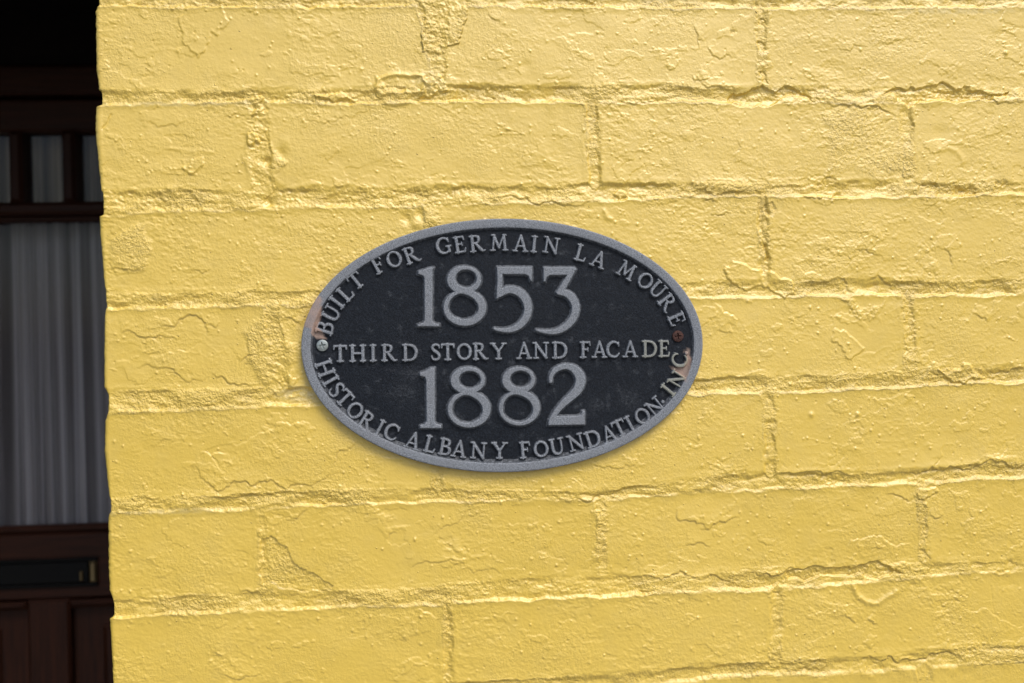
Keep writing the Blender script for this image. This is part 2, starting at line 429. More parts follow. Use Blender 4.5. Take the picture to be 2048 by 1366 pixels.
def flake(P, h, e=0.35, rgh=0.0):
    P = jag(P, closed=True); sl = window(P, 6)
    dd = d_poly(XX[sl], ZZ[sl], P)
    ins = 1-sstep(-e, e, dd)
    Hm[sl] += (h*ins).astype(np.float32)
    if rgh: Hm[sl] += (rgh*ins*rough[sl]).astype(np.float32); rmask[sl] = np.maximum(rmask[sl], ins)
    else: Hm[sl] += (0.12*np.exp(-((dd+0.9)/0.8)**2)*np.sign(h)).astype(np.float32)
def cavity(P, dep): 
    flake(P, -dep*0.85, 0.3, 0.22)
    P2 = np.array(P); sl = window(P2, 4); dd = d_poly(XX[sl], ZZ[sl], P2)
def ridge(P, h, wd):
    P = jag(P, 0.2, 2); sl = window(P, 6); dd = d_stroke(XX[sl], ZZ[sl], P, [0]*len(P))
    Hm[sl] += (h*np.exp(-(dd/wd)**2)).astype(np.float32)
def lump(x, z, r, h, asp=1.0, sharp=2):
    P = np.array([[x, z]]); sl = window(P, r*3)
    q = ((XX[sl]-x)**2/asp+(ZZ[sl]-z)**2*asp)/(r*r)
    Hm[sl] += (h*np.exp(-q**(sharp/2))).astype(np.float32)

cA, cB, cC, cD, cE = ((190, 0), 2.969), ((800, 0), 2.969), ((1400, 0), 2.969), ((190, 440), 2.969), ((1400, 440), 2.969)
cF, cG, cH = ((190, 900), 2.931), ((800, 900), 2.931), ((1400, 900), 2.932)
def T(c, *p): return pts_mm(p, c[0], c[1])
flake(T(cA, (530, 0), (545, 70), (495, 100), (500, 150), (525, 195), (520, 250), (565, 300), (610, 345), (655, 300), (680, 250), (690, 190), (730, 215), (745, 170), (800, 125), (760, 60), (760, 0)), 0.34)
flake(T(cA, (515, 1000), (565, 950), (640, 930), (645, 980), (600, 1020), (560, 1035)), 0.5)
step(T(cA, (320, 720), (390, 745), (470, 740), (550, 710)), 0.3)
step(T(cA, (770, 690), (830, 672), (890, 690)), 0.35)
step(T(cA, (1240, 700), (1330, 730), (1440, 710), (1560, 690)), 0.25)
flake(T(cA, (905, 790), (960, 800), (980, 850), (925, 870), (905, 830)), 1.1, 0.5)
flake(T(cA, (940, 600), (1010, 560), (1010, 680), (930, 690)), 0.9, 0.5, 0.4)
flake(T(cA, (1300, 560), (1400, 560), (1560, 590), (1550, 612), (1400, 598), (1310, 590)), 0.9)
for x, y, r, h in ((1020, 960, 2.6, -1.5), (1110, 915, 3.2, -0.9), (1030, 1200, 2.6, -1.5), (1440, 945, 6, -0.4), (1130, 840, 3, 0.4), (455, 1130, 3, 0.8)):
    p = T(cA, (x, y))[0]; lump(p[0], p[1], r, h)
ridge(T(cA, (95, 680), (40, 765)), -0.5, 0.5); ridge(T(cA, (450, 880), (560, 900), (700, 905)), 0.25, 1.2)
flake(T(cA, (900, 760), (1020, 760), (1060, 900), (1140, 960), (1040, 1130), (930, 1060)), 0.15, 1.2, 0.22)
P = pts_mm([(752, 180), (757, 160), (775, 152), (810, 150), (845, 153), (850, 168), (845, 185), (800, 188), (765, 188), (752, 180)]); ridge(P, 1.0, 1.3)
flake(pts_mm([(752, 152), (850, 150), (852, 190), (752, 190)]), 0.5, 0.8)
flake(T(cB, (20, -20), (130, 190), (130, 310), (230, 320), (350, 260), (370, 150), (400, 60), (300, -20)), 0.5, 0.5, 0.35)
flake(T(cB, (140, 480), (230, 440), (290, 540), (180, 585), (110, 580)), 1.0, 0.6, 0.4)
step(T(cB, (1740, 450), (1750, 480), (1841, 462)), 0.5); step(T(cB, (1740, 150), (1770, 240), (1800, 245)), 0.45)
step(T(cB, (520, 80), (545, 110), (600, 130)), 0.4); step(T(cB, (1310, 600), (1340, 615), (1450, 610), (1500, 600)), 0.5)
flake(T(cB, (1270, 1150), (1300, 1195), (1350, 1165), (1320, 1130)), 0.9)
step(T(cB, (0, 1165), (190, 1155), (250, 1150)), 0.5); step(T(cB, (560, 1180), (760, 1175), (900, 1190), (1180, 1195)), 0.6, 4)
ridge(T(cB, (1210, 1250), (1225, 1290), (1255, 1300)), 0.6, 1.4)
for x, y, r, h in ((40, 1300, 3.2, -1.4), (120, 1270, 2.6, -1.1), (100, 1330, 2.6, 0.8), (180, 1300, 3, 0.9), (745, 390, 2.8, -0.3), (1325, 980, 4, -0.3), (1700, 800, 3, 0.5), (330, 100, 6, -0.5)):
    p = T(cB, (x, y))[0]; lump(p[0], p[1], r, h)
cavity(T(cC, (170, 590), (200, 552), (290, 545), (370, 505), (430, 540), (480, 525), (570, 530), (660, 602), (450, 612), (170, 608)), 1.7)
cavity(T(cC, (1090, 560), (1170, 522), (1280, 533), (1390, 508), (1520, 538), (1570, 512), (1620, 543), (1840, 545), (1650, 585), (1300, 600), (1240, 640), (1190, 600)), 1.7)
step(T(cC, (760, 612), (860, 620), (950, 635), (1050, 630), (1110, 660), (1170, 692)), 0.6)
step(T(cC, (0, 480), (100, 510), (240, 515)), 0.5); step(T(cC, (45, 270), (80, 330), (150, 325), (190, 345)), 0.4); step(T(cC, (840, 300), (890, 305), (910, 262), (990, 276)), 0.35)
for q in ([(1290, 1140), (1310, 1100), (1400, 1085), (1420, 1110), (1360, 1150)], [(1500, 1155), (1520, 1108), (1630, 1100), (1640, 1150)], [(1750, 1070), (1800, 1062), (1830, 1085), (1800, 1110), (1760, 1100)],
          [(380, 1220), (430, 1200), (455, 1240), (440, 1280), (400, 1280)], [(345, 115), (380, 108), (398, 130), (380, 160), (350, 140)], [(340, 240), (390, 265), (395, 300), (350, 305)], [(350, 425), (385, 430), (410, 500), (380, 490)],
          [(720, 1080), (760, 1050), (810, 1070), (760, 1100)], [(180, 175), (215, 185), (200, 205), (180, 200)]):
    cavity(T(cC, *q), 0.9)
step(T(cC, (0, 1128), (60, 1140), (190, 1135), (300, 1100)), 0.7); step(T(cC, (600, 1165), (700, 1175), (760, 1175), (840, 1150)), 0.7)
step(T(cC, (60, 1270), (120, 1275), (185, 1262)), 0.5); step(T(cC, (20, 1195), (60, 1180), (105, 1200)), 0.5); step(T(cC, (1640, 597), (1750, 595), (1924, 600)), 0.5)
ridge(T(cC, (1420, 890), (1480, 880), (1530, 910), (1560, 960)), 0.4, 1.6); lump(*T(cC, (1815, 315))[0], 1.3, 1.2)
lump(*T(cC, (780, 410))[0], 5, -0.4, 2.0); lump(*T(cC, (1430, 800))[0], 6, -0.5); ridge(T(cC, (355, 1180), (365, 1366)), -0.7, 1.6)
flake(T(cC, (730, 700), (900, 640), (1180, 700), (1200, 1000), (1050, 1080), (760, 1010)), 0.0, 3.0, 0.14)
step(T(cD, (80, 250), (150, 290), (230, 300), (320, 270)), 0.4); step(T(cD, (150, 665), (210, 655), (260, 690), (370, 690), (500, 710)), 0.5)
step(T(cD, (370, 612), (480, 622), (540, 572), (600, 565), (660, 610), (670, 690)), 0.55); step(T(cD, (670, 625), (720, 637), (742, 610)), 0.4)
step(T(cD, (570, 295), (640, 315), (690, 290)), 0.35); step(T(cD, (690, 905), (770, 940), (850, 980), (950, 975)), 0.55)
step(T(cD, (240, 890), (350, 875), (450, 880), (560, 962), (660, 955)), 0.4); step(T(cD, (800, 1360), (920, 1290), (1030, 1250), (1140, 1200), (1210, 1205), (1310, 1225)), 0.42, 9, -1)
step(T(cD, (1110, 555), (1170, 580), (1235, 622)), 0.5); flake(T(cD, (1000, 540), (1060, 560), (1180, 780), (1160, 1000), (1080, 1080), (980, 960), (900, 840)), 0.2, 2.4, 0.2)
step(T(cD, (860, 840), (900, 800), (960, 790)), 0.5); step(T(cD, (320, 810), (400, 800), (500, 770), (640, 740)), 0.35, 8, -1)
flake(T(cD, (1090, 960), (1140, 920), (1200, 940), (1160, 1010), (1120, 1010)), 0.4)
flake(T(cD, (160, 60), (300, 20), (330, 200), (300, 280), (170, 290), (90, 200)), 0.15, 1.6, 0.08)
flake(T(cE, (140, 290), (160, 350), (210, 380), (310, 405), (370, 390), (440, 430), (570, 440), (560, 380), (400, 300), (260, 260)), 0.8, 0.35)
step(T(cE, (610, 402), (700, 370), (830, 345), (880, 380), (922, 432)), 0.55); step(T(cE, (1000, 365), (1100, 370), (1200, 385)), 0.6); step(T(cE, (1240, 380), (1310, 375), (1400, 372), (1415, 412)), 0.5)
step(T(cE, (910, 197), (990, 180), (1040, 215)), 0.5); flake(T(cE, (800, 640), (860, 660), (920, 710), (980, 760), (930, 800), (880, 830), (840, 750), (780, 720), (790, 680)), 0.42)
flake(T(cE, (1410, 885), (1480, 908), (1560, 850), (1605, 860), (1640, 905), (1690, 940), (1620, 935), (1560, 972), (1510, 965), (1450, 925)), 1.2, 0.6)
step(T(cE, (1715, 892), (1850, 885), (1924, 880)), 0.7); ridge(T(cE, (390, 150), (400, 200), (398, 240)), -1.3, 0.8); ridge(T(cE, (372, -60), (370, 60), (382, 160)), -0.6, 1.4)
step(T(cE, (90, 490), (140, 550), (200, 570), (215, 630)), 0.5, 8, -1); step(T(cE, (110, 655), (150, 665), (200, 660)), 0.35); step(T(cE, (550, 270), (620, 320), (690, 320), (730, 345)), 0.5, 8, -1)
step(T(cE, (1610, 545), (1660, 575), (1710, 605)), 0.45); step(T(cE, (1450, 165), (1490, 215), (1490, 270)), 0.5)
flake(T(cE, (840, 470), (1100, 480), (1010, 600), (920, 570)), 0.15, 1.0, 0.35); lump(*T(cE, (935, 1155))[0], 1.4, 0.9); lump(*T(cE, (660, 1155))[0], 1.6, 0.8); lump(*T(cE, (255, 1280))[0], 1.0, 0.7)
step(T(cF, (560, 85), (600, 100), (640, 170), (700, 230), (745, 235), (810, 180), (880, 180), (935, 205), (1030, 170), (1090, 215), (1180, 200), (1320, 180), (1440, 122)), 0.55, 10)
step(T(cF, (1385, 82), (1410, 40), (1480, 0), (1530, -40)), 0.4)
cavity(T(cF, (975, 520), (1030, 505), (1060, 525), (1190, 682), (1280, 722), (1400, 800), (1340, 832), (1080, 812), (985, 790)), 1.0)
step(T(cF, (620, 10), (680, 35), (720, 15), (780, 20)), 0.5, 7, -1); step(T(cF, (1700, 517), (1770, 485)), 0.35); step(T(cF, (720, 1300), (860, 1340), (970, 1310)), 0.4); step(T(cF, (690, 1190), (760, 1200)), 0.35)
step(T(cF, (1150, 405), (1190, 400), (1250, 350)), 0.4); step(T(cF, (850, 835), (900, 830), (970, 832)), 0.5); step(T(cF, (560, 285), (700, 275), (880, 268), (1050, 262)), 0.5, 4)
step(T(cG, (1090, 90), (1160, 95), (1230, 95), (1280, 110), (1330, 85), (1400, 65)), 0.4); step(T(cG, (1030, 278), (1120, 297), (1200, 262)), 0.7)
step(T(cG, (1140, 310), (1165, 400), (1190, 415)), 0.45, 6, -1); step(T(cG, (200, 490), (240, 460), (300, 440), (420, 345)), 0.32); step(T(cG, (60, 690), (180, 660), (370, 650)), 0.4)
step(T(cG, (380, 690), (430, 720), (500, 700), (600, 730)), 0.35); step(T(cG, (1620, 340), (1640, 415), (1740, 430), (1817, 470)), 0.5); step(T(cG, (1390, 740), (1480, 742), (1580, 740), (1700, 735), (1817, 742)), 0.6)
step(T(cG, (1670, 552), (1740, 542), (1817, 572)), 0.45); step(T(cG, (90, 950), (160, 950), (220, 990)), 0.5, 7, -1); ridge(T(cG, (330, 580), (420, 630), (500, 620)), 0.3, 1.3)
step(T(cH, (0, 462), (40, 467), (80, 430), (150, 425), (225, 392)), 0.5); step(T(cH, (460, 120), (560, 135), (680, 120), (770, 130), (900, 172)), 0.6)
step(T(cH, (1150, 155), (1250, 130), (1340, 120), (1360, 95), (1430, 117), (1500, 100), (1620, 90), (1740, 70), (1820, 100), (1900, 95)), 0.9, 6)
step(T(cH, (1090, 255), (1160, 265), (1220, 302), (1250, 290)), 0.5); flake(T(cH, (1270, 250), (1280, 287), (1310, 292), (1360, 262), (1400, 247), (1350, 220)), 0.8)
step(T(cH, (1340, 360), (1380, 402), (1430, 380)), 0.5); step(T(cH, (330, 715), (390, 720), (440, 737), (490, 715), (560, 690)), 0.9)
cavity(T(cH, (505, 720), (540, 700), (800, 690), (900, 697), (1090, 677), (1130, 702), (1190, 728), (900, 745), (520, 760)), 1.5)
ridge(T(cH, (900, 800), (920, 850), (980, 895), (1045, 900), (1085, 870), (1150, 830)), 0.8, 1.6); step(T(cH, (0, 742), (100, 740), (140, 767), (210, 782)), 0.6)
step(T(cH, (1285, 580), (1330, 610), (1350, 660)), 0.5); step(T(cH, (250, 1270), (300, 1250), (380, 1262)), 0.5); step(T(cH, (480, 1275), (640, 1287), (760, 1255)), 0.7)
step(T(cH, (920, 1240), (1060, 1235), (1170, 1247), (1300, 1225), (1400, 1195), (1500, 1200), (1560, 1247)), 0.9, 5); step(T(cH, (860, 600), (960, 520), (1080, 520), (1170, 557), (1240, 545)), 0.42, 8, -1)
step(T(cH, (800, 980), (850, 960), (910, 1015)), 0.4); step(T(cH, (980, 985), (1040, 1025)), 0.45); step(T(cH, (1450, 828), (1510, 835), (1560, 860)), 0.35); step(T(cH, (0, 1290), (50, 1300), (90, 1320)), 0.6)
ridge(T(cH, (1705, 800), (1708, 1210)), -0.18, 0.5); step(T(cH, (1500, 945), (1700, 945), (1760, 1000), (1900, 1025)), 0.3, 8, -1)
# scattered small lifted edges over the rest
for i in range(150):
    cx = XC + random.uniform(5, 980); cz = random.uniform(Z[0], Z[-1]); a = random.gauss(0, 0.5); L = random.uniform(3, 15); n = 4
    P = [(cx, cz)]
    for j in range(n): a += random.gauss(0, 0.5); P.append((P[-1][0]+math.cos(a)*L/n, P[-1][1]+math.sin(a)*L/n))
    step(np.array(P), random.uniform(0.10, 0.28), random.uniform(3, 8), random.choice((1, 1, -1)))
for i in range(1500):                                   # pimples of old paint
    cx = XC + random.uniform(3, 700); cz = random.uniform(z_lo-40, z_hi+40); r = random.choice((0.65, 0.7, 0.8, 0.95))
    if perlin(np.array([cx/60]), np.array([cz/60]), 3)[0] > -0.25 or i % 3 == 0: lump(cx, cz, r, random.uniform(0.25, 0.6), random.uniform(0.7, 1.4), 2.6)
for i in range(120):
    lump(XC+random.uniform(3, 700), random.uniform(z_lo, z_hi), random.uniform(2.5, 7), random.uniform(-0.35, 0.3), random.uniform(0.5, 1.8))
for i in range(260):                                    # pinholes
    cx = XC + random.uniform(3, 700); cz = random.uniform(z_lo, z_hi); P = np.array([[cx, cz]]); lump(cx, cz, 0.5, -0.5)

# plaque seat: keep paint below the plate flat
pcx, pcz = wall_mm(1003.5, 691); pcx = float(pcx); pcz = float(pcz)
pq = np.sqrt(((XX-pcx)/131)**2+((ZZ-pcz)/83)**2)
lim = 0.2 + sstep(0.93, 1.06, pq)*6
Hm = np.minimum(Hm, lim.astype(np.float32))

# return face profile from the silhouette
sil_out = np.where((Z >= SILZ[0]) & (Z <= SILZ[-1]), (XC-np.interp(Z, SILZ, SILX))*1.3, 0.0)
zin = (Z < SILZ[0]) | (Z > SILZ[-1])
side_h = sil_out[:, None] + 0.30*fbm(XX/7, ZZ/4, 5, 131, 0.6)
side_h = np.where(zin[:, None], Hm, side_h)
side_h = side_h - np.where(zin[:, None], 0, 1.7*(1-sstep(-0.8, 0.6, bedd)))*(SS > -30)
side_h = side_h - np.where(SS < -8, depth*rec*(headd < bedd), 0)
wgt = sstep(RC-RC*np.pi/2-1.0, RC+0.5, SS)
Hs = Hm*wgt + side_h*(1-wgt)
# positions (mm)
arc = RC*np.pi/2
ph = np.clip((RC-SS)/RC, 0, np.pi/2)
bx = np.where(SS >= RC, SS, RC-RC*np.sin(ph)); by = np.where(SS >= RC, 0.0, RC-RC*np.cos(ph))
by = np.where(SS < RC-arc, RC + (RC-arc-SS), by); bx = np.where(SS < RC-arc, 0.0, bx)
nx = -np.sin(ph); ny = -np.cos(ph)
PX = (XC+bx+nx*Hs); PY = (by+ny*Hs); PZ = ZZ
Pm = np.stack([PX, PY, PZ], -1).astype(np.float32)
du = np.gradient(Pm, axis=1); dv = np.gradient(Pm, axis=0)
NN = np.cross(du, dv); NN /= (np.linalg.norm(NN, axis=-1, keepdims=True)+1e-9)
pale = np.zeros_like(grime)                              # touched-up paler paint
for (px_, py_, rx_, rz_, a_) in ((600, 786, 16, 5, 0.9), (340, 208, 55, 1.6, 0.6), (360, 1022, 45, 1.8, 0.5), (1900, 22, 50, 2.2, 0.6), (1545, 180, 20, 2.0, 0.4), (860, 165, 12, 7, 0.5)):
    qx, qz = wall_mm(px_, py_); pale = np.maximum(pale, a_*np.exp(-(((XX-float(qx))/rx_)**2+((ZZ-float(qz)+(XX-float(qx))*0.0)/rz_)**2)**2)*sstep(-0.5, 0.1, fbm(XX/5, ZZ/2.5, 3, 411)))
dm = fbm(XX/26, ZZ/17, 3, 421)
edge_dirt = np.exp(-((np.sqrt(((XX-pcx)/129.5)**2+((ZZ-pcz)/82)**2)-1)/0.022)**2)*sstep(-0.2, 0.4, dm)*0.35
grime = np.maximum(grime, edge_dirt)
grime = np.maximum(grime, 0.16*sstep(0.15, 0.5, dm)*jm*(Hm < -0.5))
colw = np.stack([grime, rmask, pale], -1)

# cut into pieces
wall = empty('yellow_brick_wall', (XC/1000, 0, 0))
tag(wall, 'yellow painted brick wall with lumpy flaking paint, carrying the oval plaque', 'wall')
cell_brick = is_brick[:-1, :-1]
pid = np.where(cell_brick, (row[:-1, :-1]+10)*100+colid[:-1, :-1], 0)
ids = np.unique(pid)
Pf = Pm.reshape(-1, 3)/1000.0; Nf = NN.reshape(-1, 3); Cf = colw.reshape(-1, 3)
vi = np.arange(NZ*NS).reshape(NZ, NS)
base = np.array([XC/1000, 0, 0])
for q in ids:
    m = pid == q; cnt = int(m.sum())
    if cnt < 60 and q: pid[m] = 0
ids = np.unique(pid)
def piece(q):
    jj, ii = np.nonzero(pid == q)
    quads = np.stack([vi[jj, ii], vi[jj, ii+1], vi[jj+1, ii+1], vi[jj+1, ii]], 1)
    used, inv = np.unique(quads, return_inverse=True); F = inv.reshape(-1, 4)
    V = Pf[used]; N = Nf[used]; Cc = Cf[used]
    if q:
        pad = np.zeros((NZ+1, NS+1), bool); pad[jj+1, ii+1] = True
        edges = []
        for (dj, di, a, b_) in ((-1, 0, (0, 0), (0, 1)), (0, 1, (0, 1), (1, 1)), (1, 0, (1, 1), (1, 0)), (0, -1, (1, 0), (0, 0))):
            o = ~pad[np.clip(jj+1+dj, 0, NZ), np.clip(ii+1+di, 0, NS)]
            edges.append(np.stack([vi[jj[o]+a[0], ii[o]+a[1]], vi[jj[o]+b_[0], ii[o]+b_[1]]], 1))
        E = np.concatenate(edges); Ei = np.searchsorted(used, E)
        bv, binv = np.unique(Ei, return_inverse=True); binv = binv.reshape(-1, 2); n0 = len(V)
        back = V[bv].copy(); back[:, 1] = np.maximum(back[:, 1], 0.012); back[:, 0] = np.maximum(back[:, 0], XC/1000+0.012)
        V = np.concatenate([V, back]); N = np.concatenate([N, np.zeros_like(back)]); Cc = np.concatenate([Cc, np.zeros_like(back)])
        F = np.concatenate([F, np.stack([Ei[:, 0], n0+binv[:, 0], n0+binv[:, 1], Ei[:, 1]], 1)])
        c = V.mean(0); o = mesh_from('brick', V-c, F, MAT_WALL, wall, tuple(c-base), N, Cc)
    else:
        n0 = len(V)   # solid core behind the joints
        x0, x1 = XC/1000+0.0125, (XC+S[-1])/1000-0.001; y0, y1 = 0.0125, 0.2; z0, z1 = Z[0]/1000+0.001, Z[-1]/1000-0.001
        box = np.array([(x, y, z) for z in (z0, z1) for y in (y0, y1) for x in (x0, x1)])
        V = np.concatenate([V, box]); N = np.concatenate([N, np.zeros((8, 3))]); Cc = np.concatenate([Cc, np.zeros((8, 3))])
        F = np.concatenate([F, n0+np.array([(0, 2, 3, 1), (4, 5, 7, 6), (0, 1, 5, 4), (2, 6, 7, 3), (0, 4, 6, 2), (1, 3, 7, 5)])])
        o = mesh_from('mortar', V-base, F, MAT_WALL, wall, (0, 0, 0), N, Cc)
    return o
for q in ids: piece(q)
# unseen ground, added to throw light back up under the ledges
MB().box(-3.0, 3.0, -4.0, -0.001, -0.15, 0.0).build('bounce_pavement', simple('grey_paving', (0.30, 0.29, 0.27), 0.85, 0, 6, (0.22, 0.215, 0.20)))['kind'] = 'structure'
# loose bristle stuck in the paint
m_br = simple('dark_bristle', (0.05, 0.045, 0.05), 0.5)
pb = T(cC, (305, 38), (338, 76)); ln = pb[1]-pb[0]; nrm = np.array([-ln[1], ln[0]])/np.hypot(*ln)*0.28
MBb = MB(); a0, a1 = pb[0]/1000, pb[1]/1000; nn_ = nrm/1000
j_, i_ = np.searchsorted(Z, pb[:, 1]), np.searchsorted(S+XC, pb[:, 0])
y0_, y1_ = -(Hm[j_[0], i_[0]]+0.5)/1000, -(Hm[j_[1], i_[1]]+0.3)/1000
vv = []
for (a, y, r) in ((a0, y0_, 0.5), (a1, y1_, 1.0)):
    for (sx, sy) in ((-1, 0), (0, -1), (1, 0), (0, 1)): vv.append((a[0]+nn_[0]*sx*r-base[0], y+0.0003*sy*r, a[1]+nn_[1]*sx*r))
MBb.v = vv; MBb.f = [(0, 1, 2, 3), (7, 6, 5, 4)] + [(i, 4+i, 4+(i+1) % 4, (i+1) % 4) for i in range(4)]
o = MBb.build('bristle', m_br, wall); o['label'] = 'short dark paintbrush bristle stuck in the paint near the top'

# ------------------------------------------------------------------ plaque (local: x right, z up, -y outwards; metres/1000 = mm)
N_BACK, N_FIELD, N_RIM = 0.35, 3.0, 5.3
YP = -(N_RIM)/1000
(ex, ez) = unproj(np.array([602, 1406, 1001, 1004, 1003.5, 668, 1340], float), np.array([694, 689, 437, 945.0, 691, 724, 715], float), YP)
PC = np.array([(ex[0]+ex[1])/2, (ez[2]+ez[3])/2]); PA = (ex[1]-ex[0])/2*1000; PB = (ez[2]-ez[3])/2*1000
tilt = math.atan2(ez[6]-ez[5], ex[6]-ex[5])
plaque = empty('oval_plaque', (PC[0], 0, PC[1])); plaque.rotation_euler = (0, -tilt, 0)
tag(plaque, 'black oval metal plaque with raised grey rim and dates 1853 and 1882, on yellow brick', 'plaque')
ct, st = math.cos(tilt), math.sin(tilt)
def loc_mm(px, py, n=N_FIELD+1.6):
    x, z = unproj(px, py, -n/1000); x = (x-PC[0])*1000; z = (z-PC[1])*1000
    return x*ct+z*st, -x*st+z*ct

def stain_at(u, v):
    """plaster-coloured smears: on the rim and field at the upper left, and beside the last C at the right"""
    s = np.zeros(np.shape(u)); yl = np.zeros(np.shape(u))
    uu = u+0.5*fbm(u/3, v/3, 2, 7); vv_ = v+0.5*fbm(u/3+9, v/3, 2, 9)
    r = np.sqrt((uu/PA)**2+(vv_/PB)**2)
    pl = np.array([loc_mm(*p) for p in ((600, 594), (644, 594), (641, 640), (634, 655), (644, 662), (650, 676), (630, 676), (622, 668), (624, 655), (615, 655), (600, 655))])
    s = np.maximum(s, (1-sstep(-0.3, 0.4, d_poly(uu, vv_, pl)))*np.where(r > 0.955, 0.65, 0.95))
    pr = np.array([loc_mm(*p) for p in ((1380, 697), (1383, 720), (1377, 745), (1370, 762), (1363, 752), (1352, 742), (1340, 735), (1366, 735), (1374, 716), (1370, 704))])
    s = np.maximum(s, (1-sstep(-0.3, 0.5, d_poly(uu, vv_, pr)))*0.95)
    return s
def wear_lit_cols(u, v, worn_lit, yellow=None):
    return np.stack([worn_lit, stain_at(u, v), np.zeros_like(u) if yellow is None else yellow], -1)

# plate, field and rim as rings of an ellipse
def ring_mesh(name, prof, worn_f, seg=400, close=False):
    """prof: list of (inset mm from the outer ellipse, height n)"""
    th = np.linspace(0, 2*np.pi, seg, endpoint=False); V = []; 
    for ins, n in prof:
        if n is None: continue
        a, b_ = PA-ins, PB-ins
        if isinstance(ins, tuple): pass
        V.append(np.stack([a*np.cos(th), np.full(seg, -n), b_*np.sin(th)], 1))
    V = np.concatenate(V); R = len(prof); i = np.arange(seg); F = []
    for r in range(R-1):
        F.append(np.stack([r*seg+i, r*seg+(i+1) % seg, (r+1)*seg+(i+1) % seg, (r+1)*seg+i], 1))
    if close: F.append(np.stack([(R-1)*seg+i, (R-1)*seg+(i+1) % seg, i+(i*0)+0*seg+((i+1) % seg-i), i], 1))
    F = np.concatenate(F)
    u, v = V[:, 0], V[:, 2]
    inset = np.repeat([p[0] for p in prof], seg)
    return mesh_from(name, V/1000, F, MAT_CAST, plaque, (0, 0, 0), None, wear_lit_cols(u, v, worn_f(inset, V)))
RW = 6.1
# rim: one closed profile
ring_mesh('rim', [(1.6, N_BACK), (0.15, N_BACK), (0.0, N_BACK+0.5), (0.0, N_RIM-0.8), (0.12, N_RIM-0.3), (0.5, N_RIM-0.03), (1.4, N_RIM), (3.0, N_RIM), (RW-1.0, N_RIM), (RW-0.45, N_RIM-0.1), (RW-0.1, N_RIM-0.45), (RW+0.35, N_RIM-1.2), (RW+1.1, N_FIELD+0.25), (RW+2.4, N_FIELD-0.06)],
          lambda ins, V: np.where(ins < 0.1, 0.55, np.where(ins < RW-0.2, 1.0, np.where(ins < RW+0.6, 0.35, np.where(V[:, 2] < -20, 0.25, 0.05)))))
# field plate
segs, rr = 360, 70
th = np.linspace(0, 2*np.pi, segs, endpoint=False); rad = np.linspace(1, 0, rr+1)[:-1]
V = []
a0_, b0_ = PA-1.8, PB-1.8
V.append(np.stack([a0_*np.cos(th), np.full(segs, -N_BACK-0.3), b0_*np.sin(th)], 1))
for q in rad:
    x_ = (PA-RW+0.6)*q*np.cos(th); z_ = (PB-RW+0.6)*q*np.sin(th)
    V.append(np.stack([x_, -(N_FIELD + 0.10*fbm(x_/9, z_/9, 3, 201)), z_], 1))
V = np.concatenate(V); i = np.arange(segs); F = []
for r in range(len(rad)): F.append(np.stack([r*segs+i, r*segs+(i+1) % segs, (r+1)*segs+(i+1) % segs, (r+1)*segs+i], 1))
cidx = len(V); V = np.concatenate([V, [[0, -N_FIELD, 0]]]); L0 = len(rad)*segs
F.append(np.stack([L0+i, L0+(i+1) % segs, np.full(segs, cidx), np.full(segs, cidx)], 1))
F = np.concatenate(F)
def field_mesh():
    me = bpy.data.meshes.new('plate'); faces = [tuple(f) if f[2] != f[3] else tuple(f[:3]) for f in F.tolist()]
    me.from_pydata((V/1000).tolist(), [], faces); me.polygons.foreach_set('use_smooth', np.ones(len(faces), bool))
    a = me.attributes.new('wear_lit', 'FLOAT_COLOR', 'POINT'); u, v = V[:, 0], V[:, 2]
    worn_lit = 0.08*sstep(0.42, 0.75, fbm(u/7, v/7, 4, 211))
    for (px, py, r) in ((805, 785, 7), (822, 750, 6), (1260, 800, 7), (1195, 810, 5)):
        qx, qy = loc_mm(px, py); worn_lit = np.maximum(worn_lit, 0.12*np.exp(-((u-qx)**2+((v-qy)*1.2)**2)/r**2)*(0.6+0.8*fbm(u/2, v/2, 3, 9)))
    c = np.ones((len(V), 4), np.float32); c[:, :3] = wear_lit_cols(u, v, np.clip(worn_lit, 0, 1)); a.data.foreach_set('color', c.ravel())
    me.materials.append(MAT_CAST); me.update(); o = bpy.data.objects.new('plate', me); C.objects.link(o); o.parent = plaque
    return o
field_mesh()

# lettering ------------------------------------------------------------
S_, T_, SF = 0.155, 0.105, 0.085
def serif(x, y, h): return ('s', [(x-h, y), (x+h, y)], [SF, SF])
def stem(x, w=S_): return ('s', [(x, .045), (x, .5), (x, .955)], [w*1.12, w*0.95, w*1.12])
def sm(pts, ws): 
    p, v = smooth_line(pts, ws, 5); return ('s', p, v)
O_ = [(math.cos(t)*.37, .5+math.sin(t)*.44) for t in np.linspace(0, 2*math.pi, 28)]
OW = [.165-.055*abs(math.sin(t)) for t in np.linspace(0, 2*math.pi, 28)]
UB = [(-.2, .955), (.02, .955), (.17, .88), (.19, .73), (.1, .57), (-.2, .52)]; UW = [.085, .1, .14, .145, .1, .085]
Cp = [(.3, .76), (.2, .9), (0, .955), (-.22, .86), (-.36, .63), (-.36, .38), (-.23, .14), (.02, .045), (.2, .1), (.33, .25)]; Cw = [.07, .1, .11, .14, .165, .165, .14, .11, .1, .06]
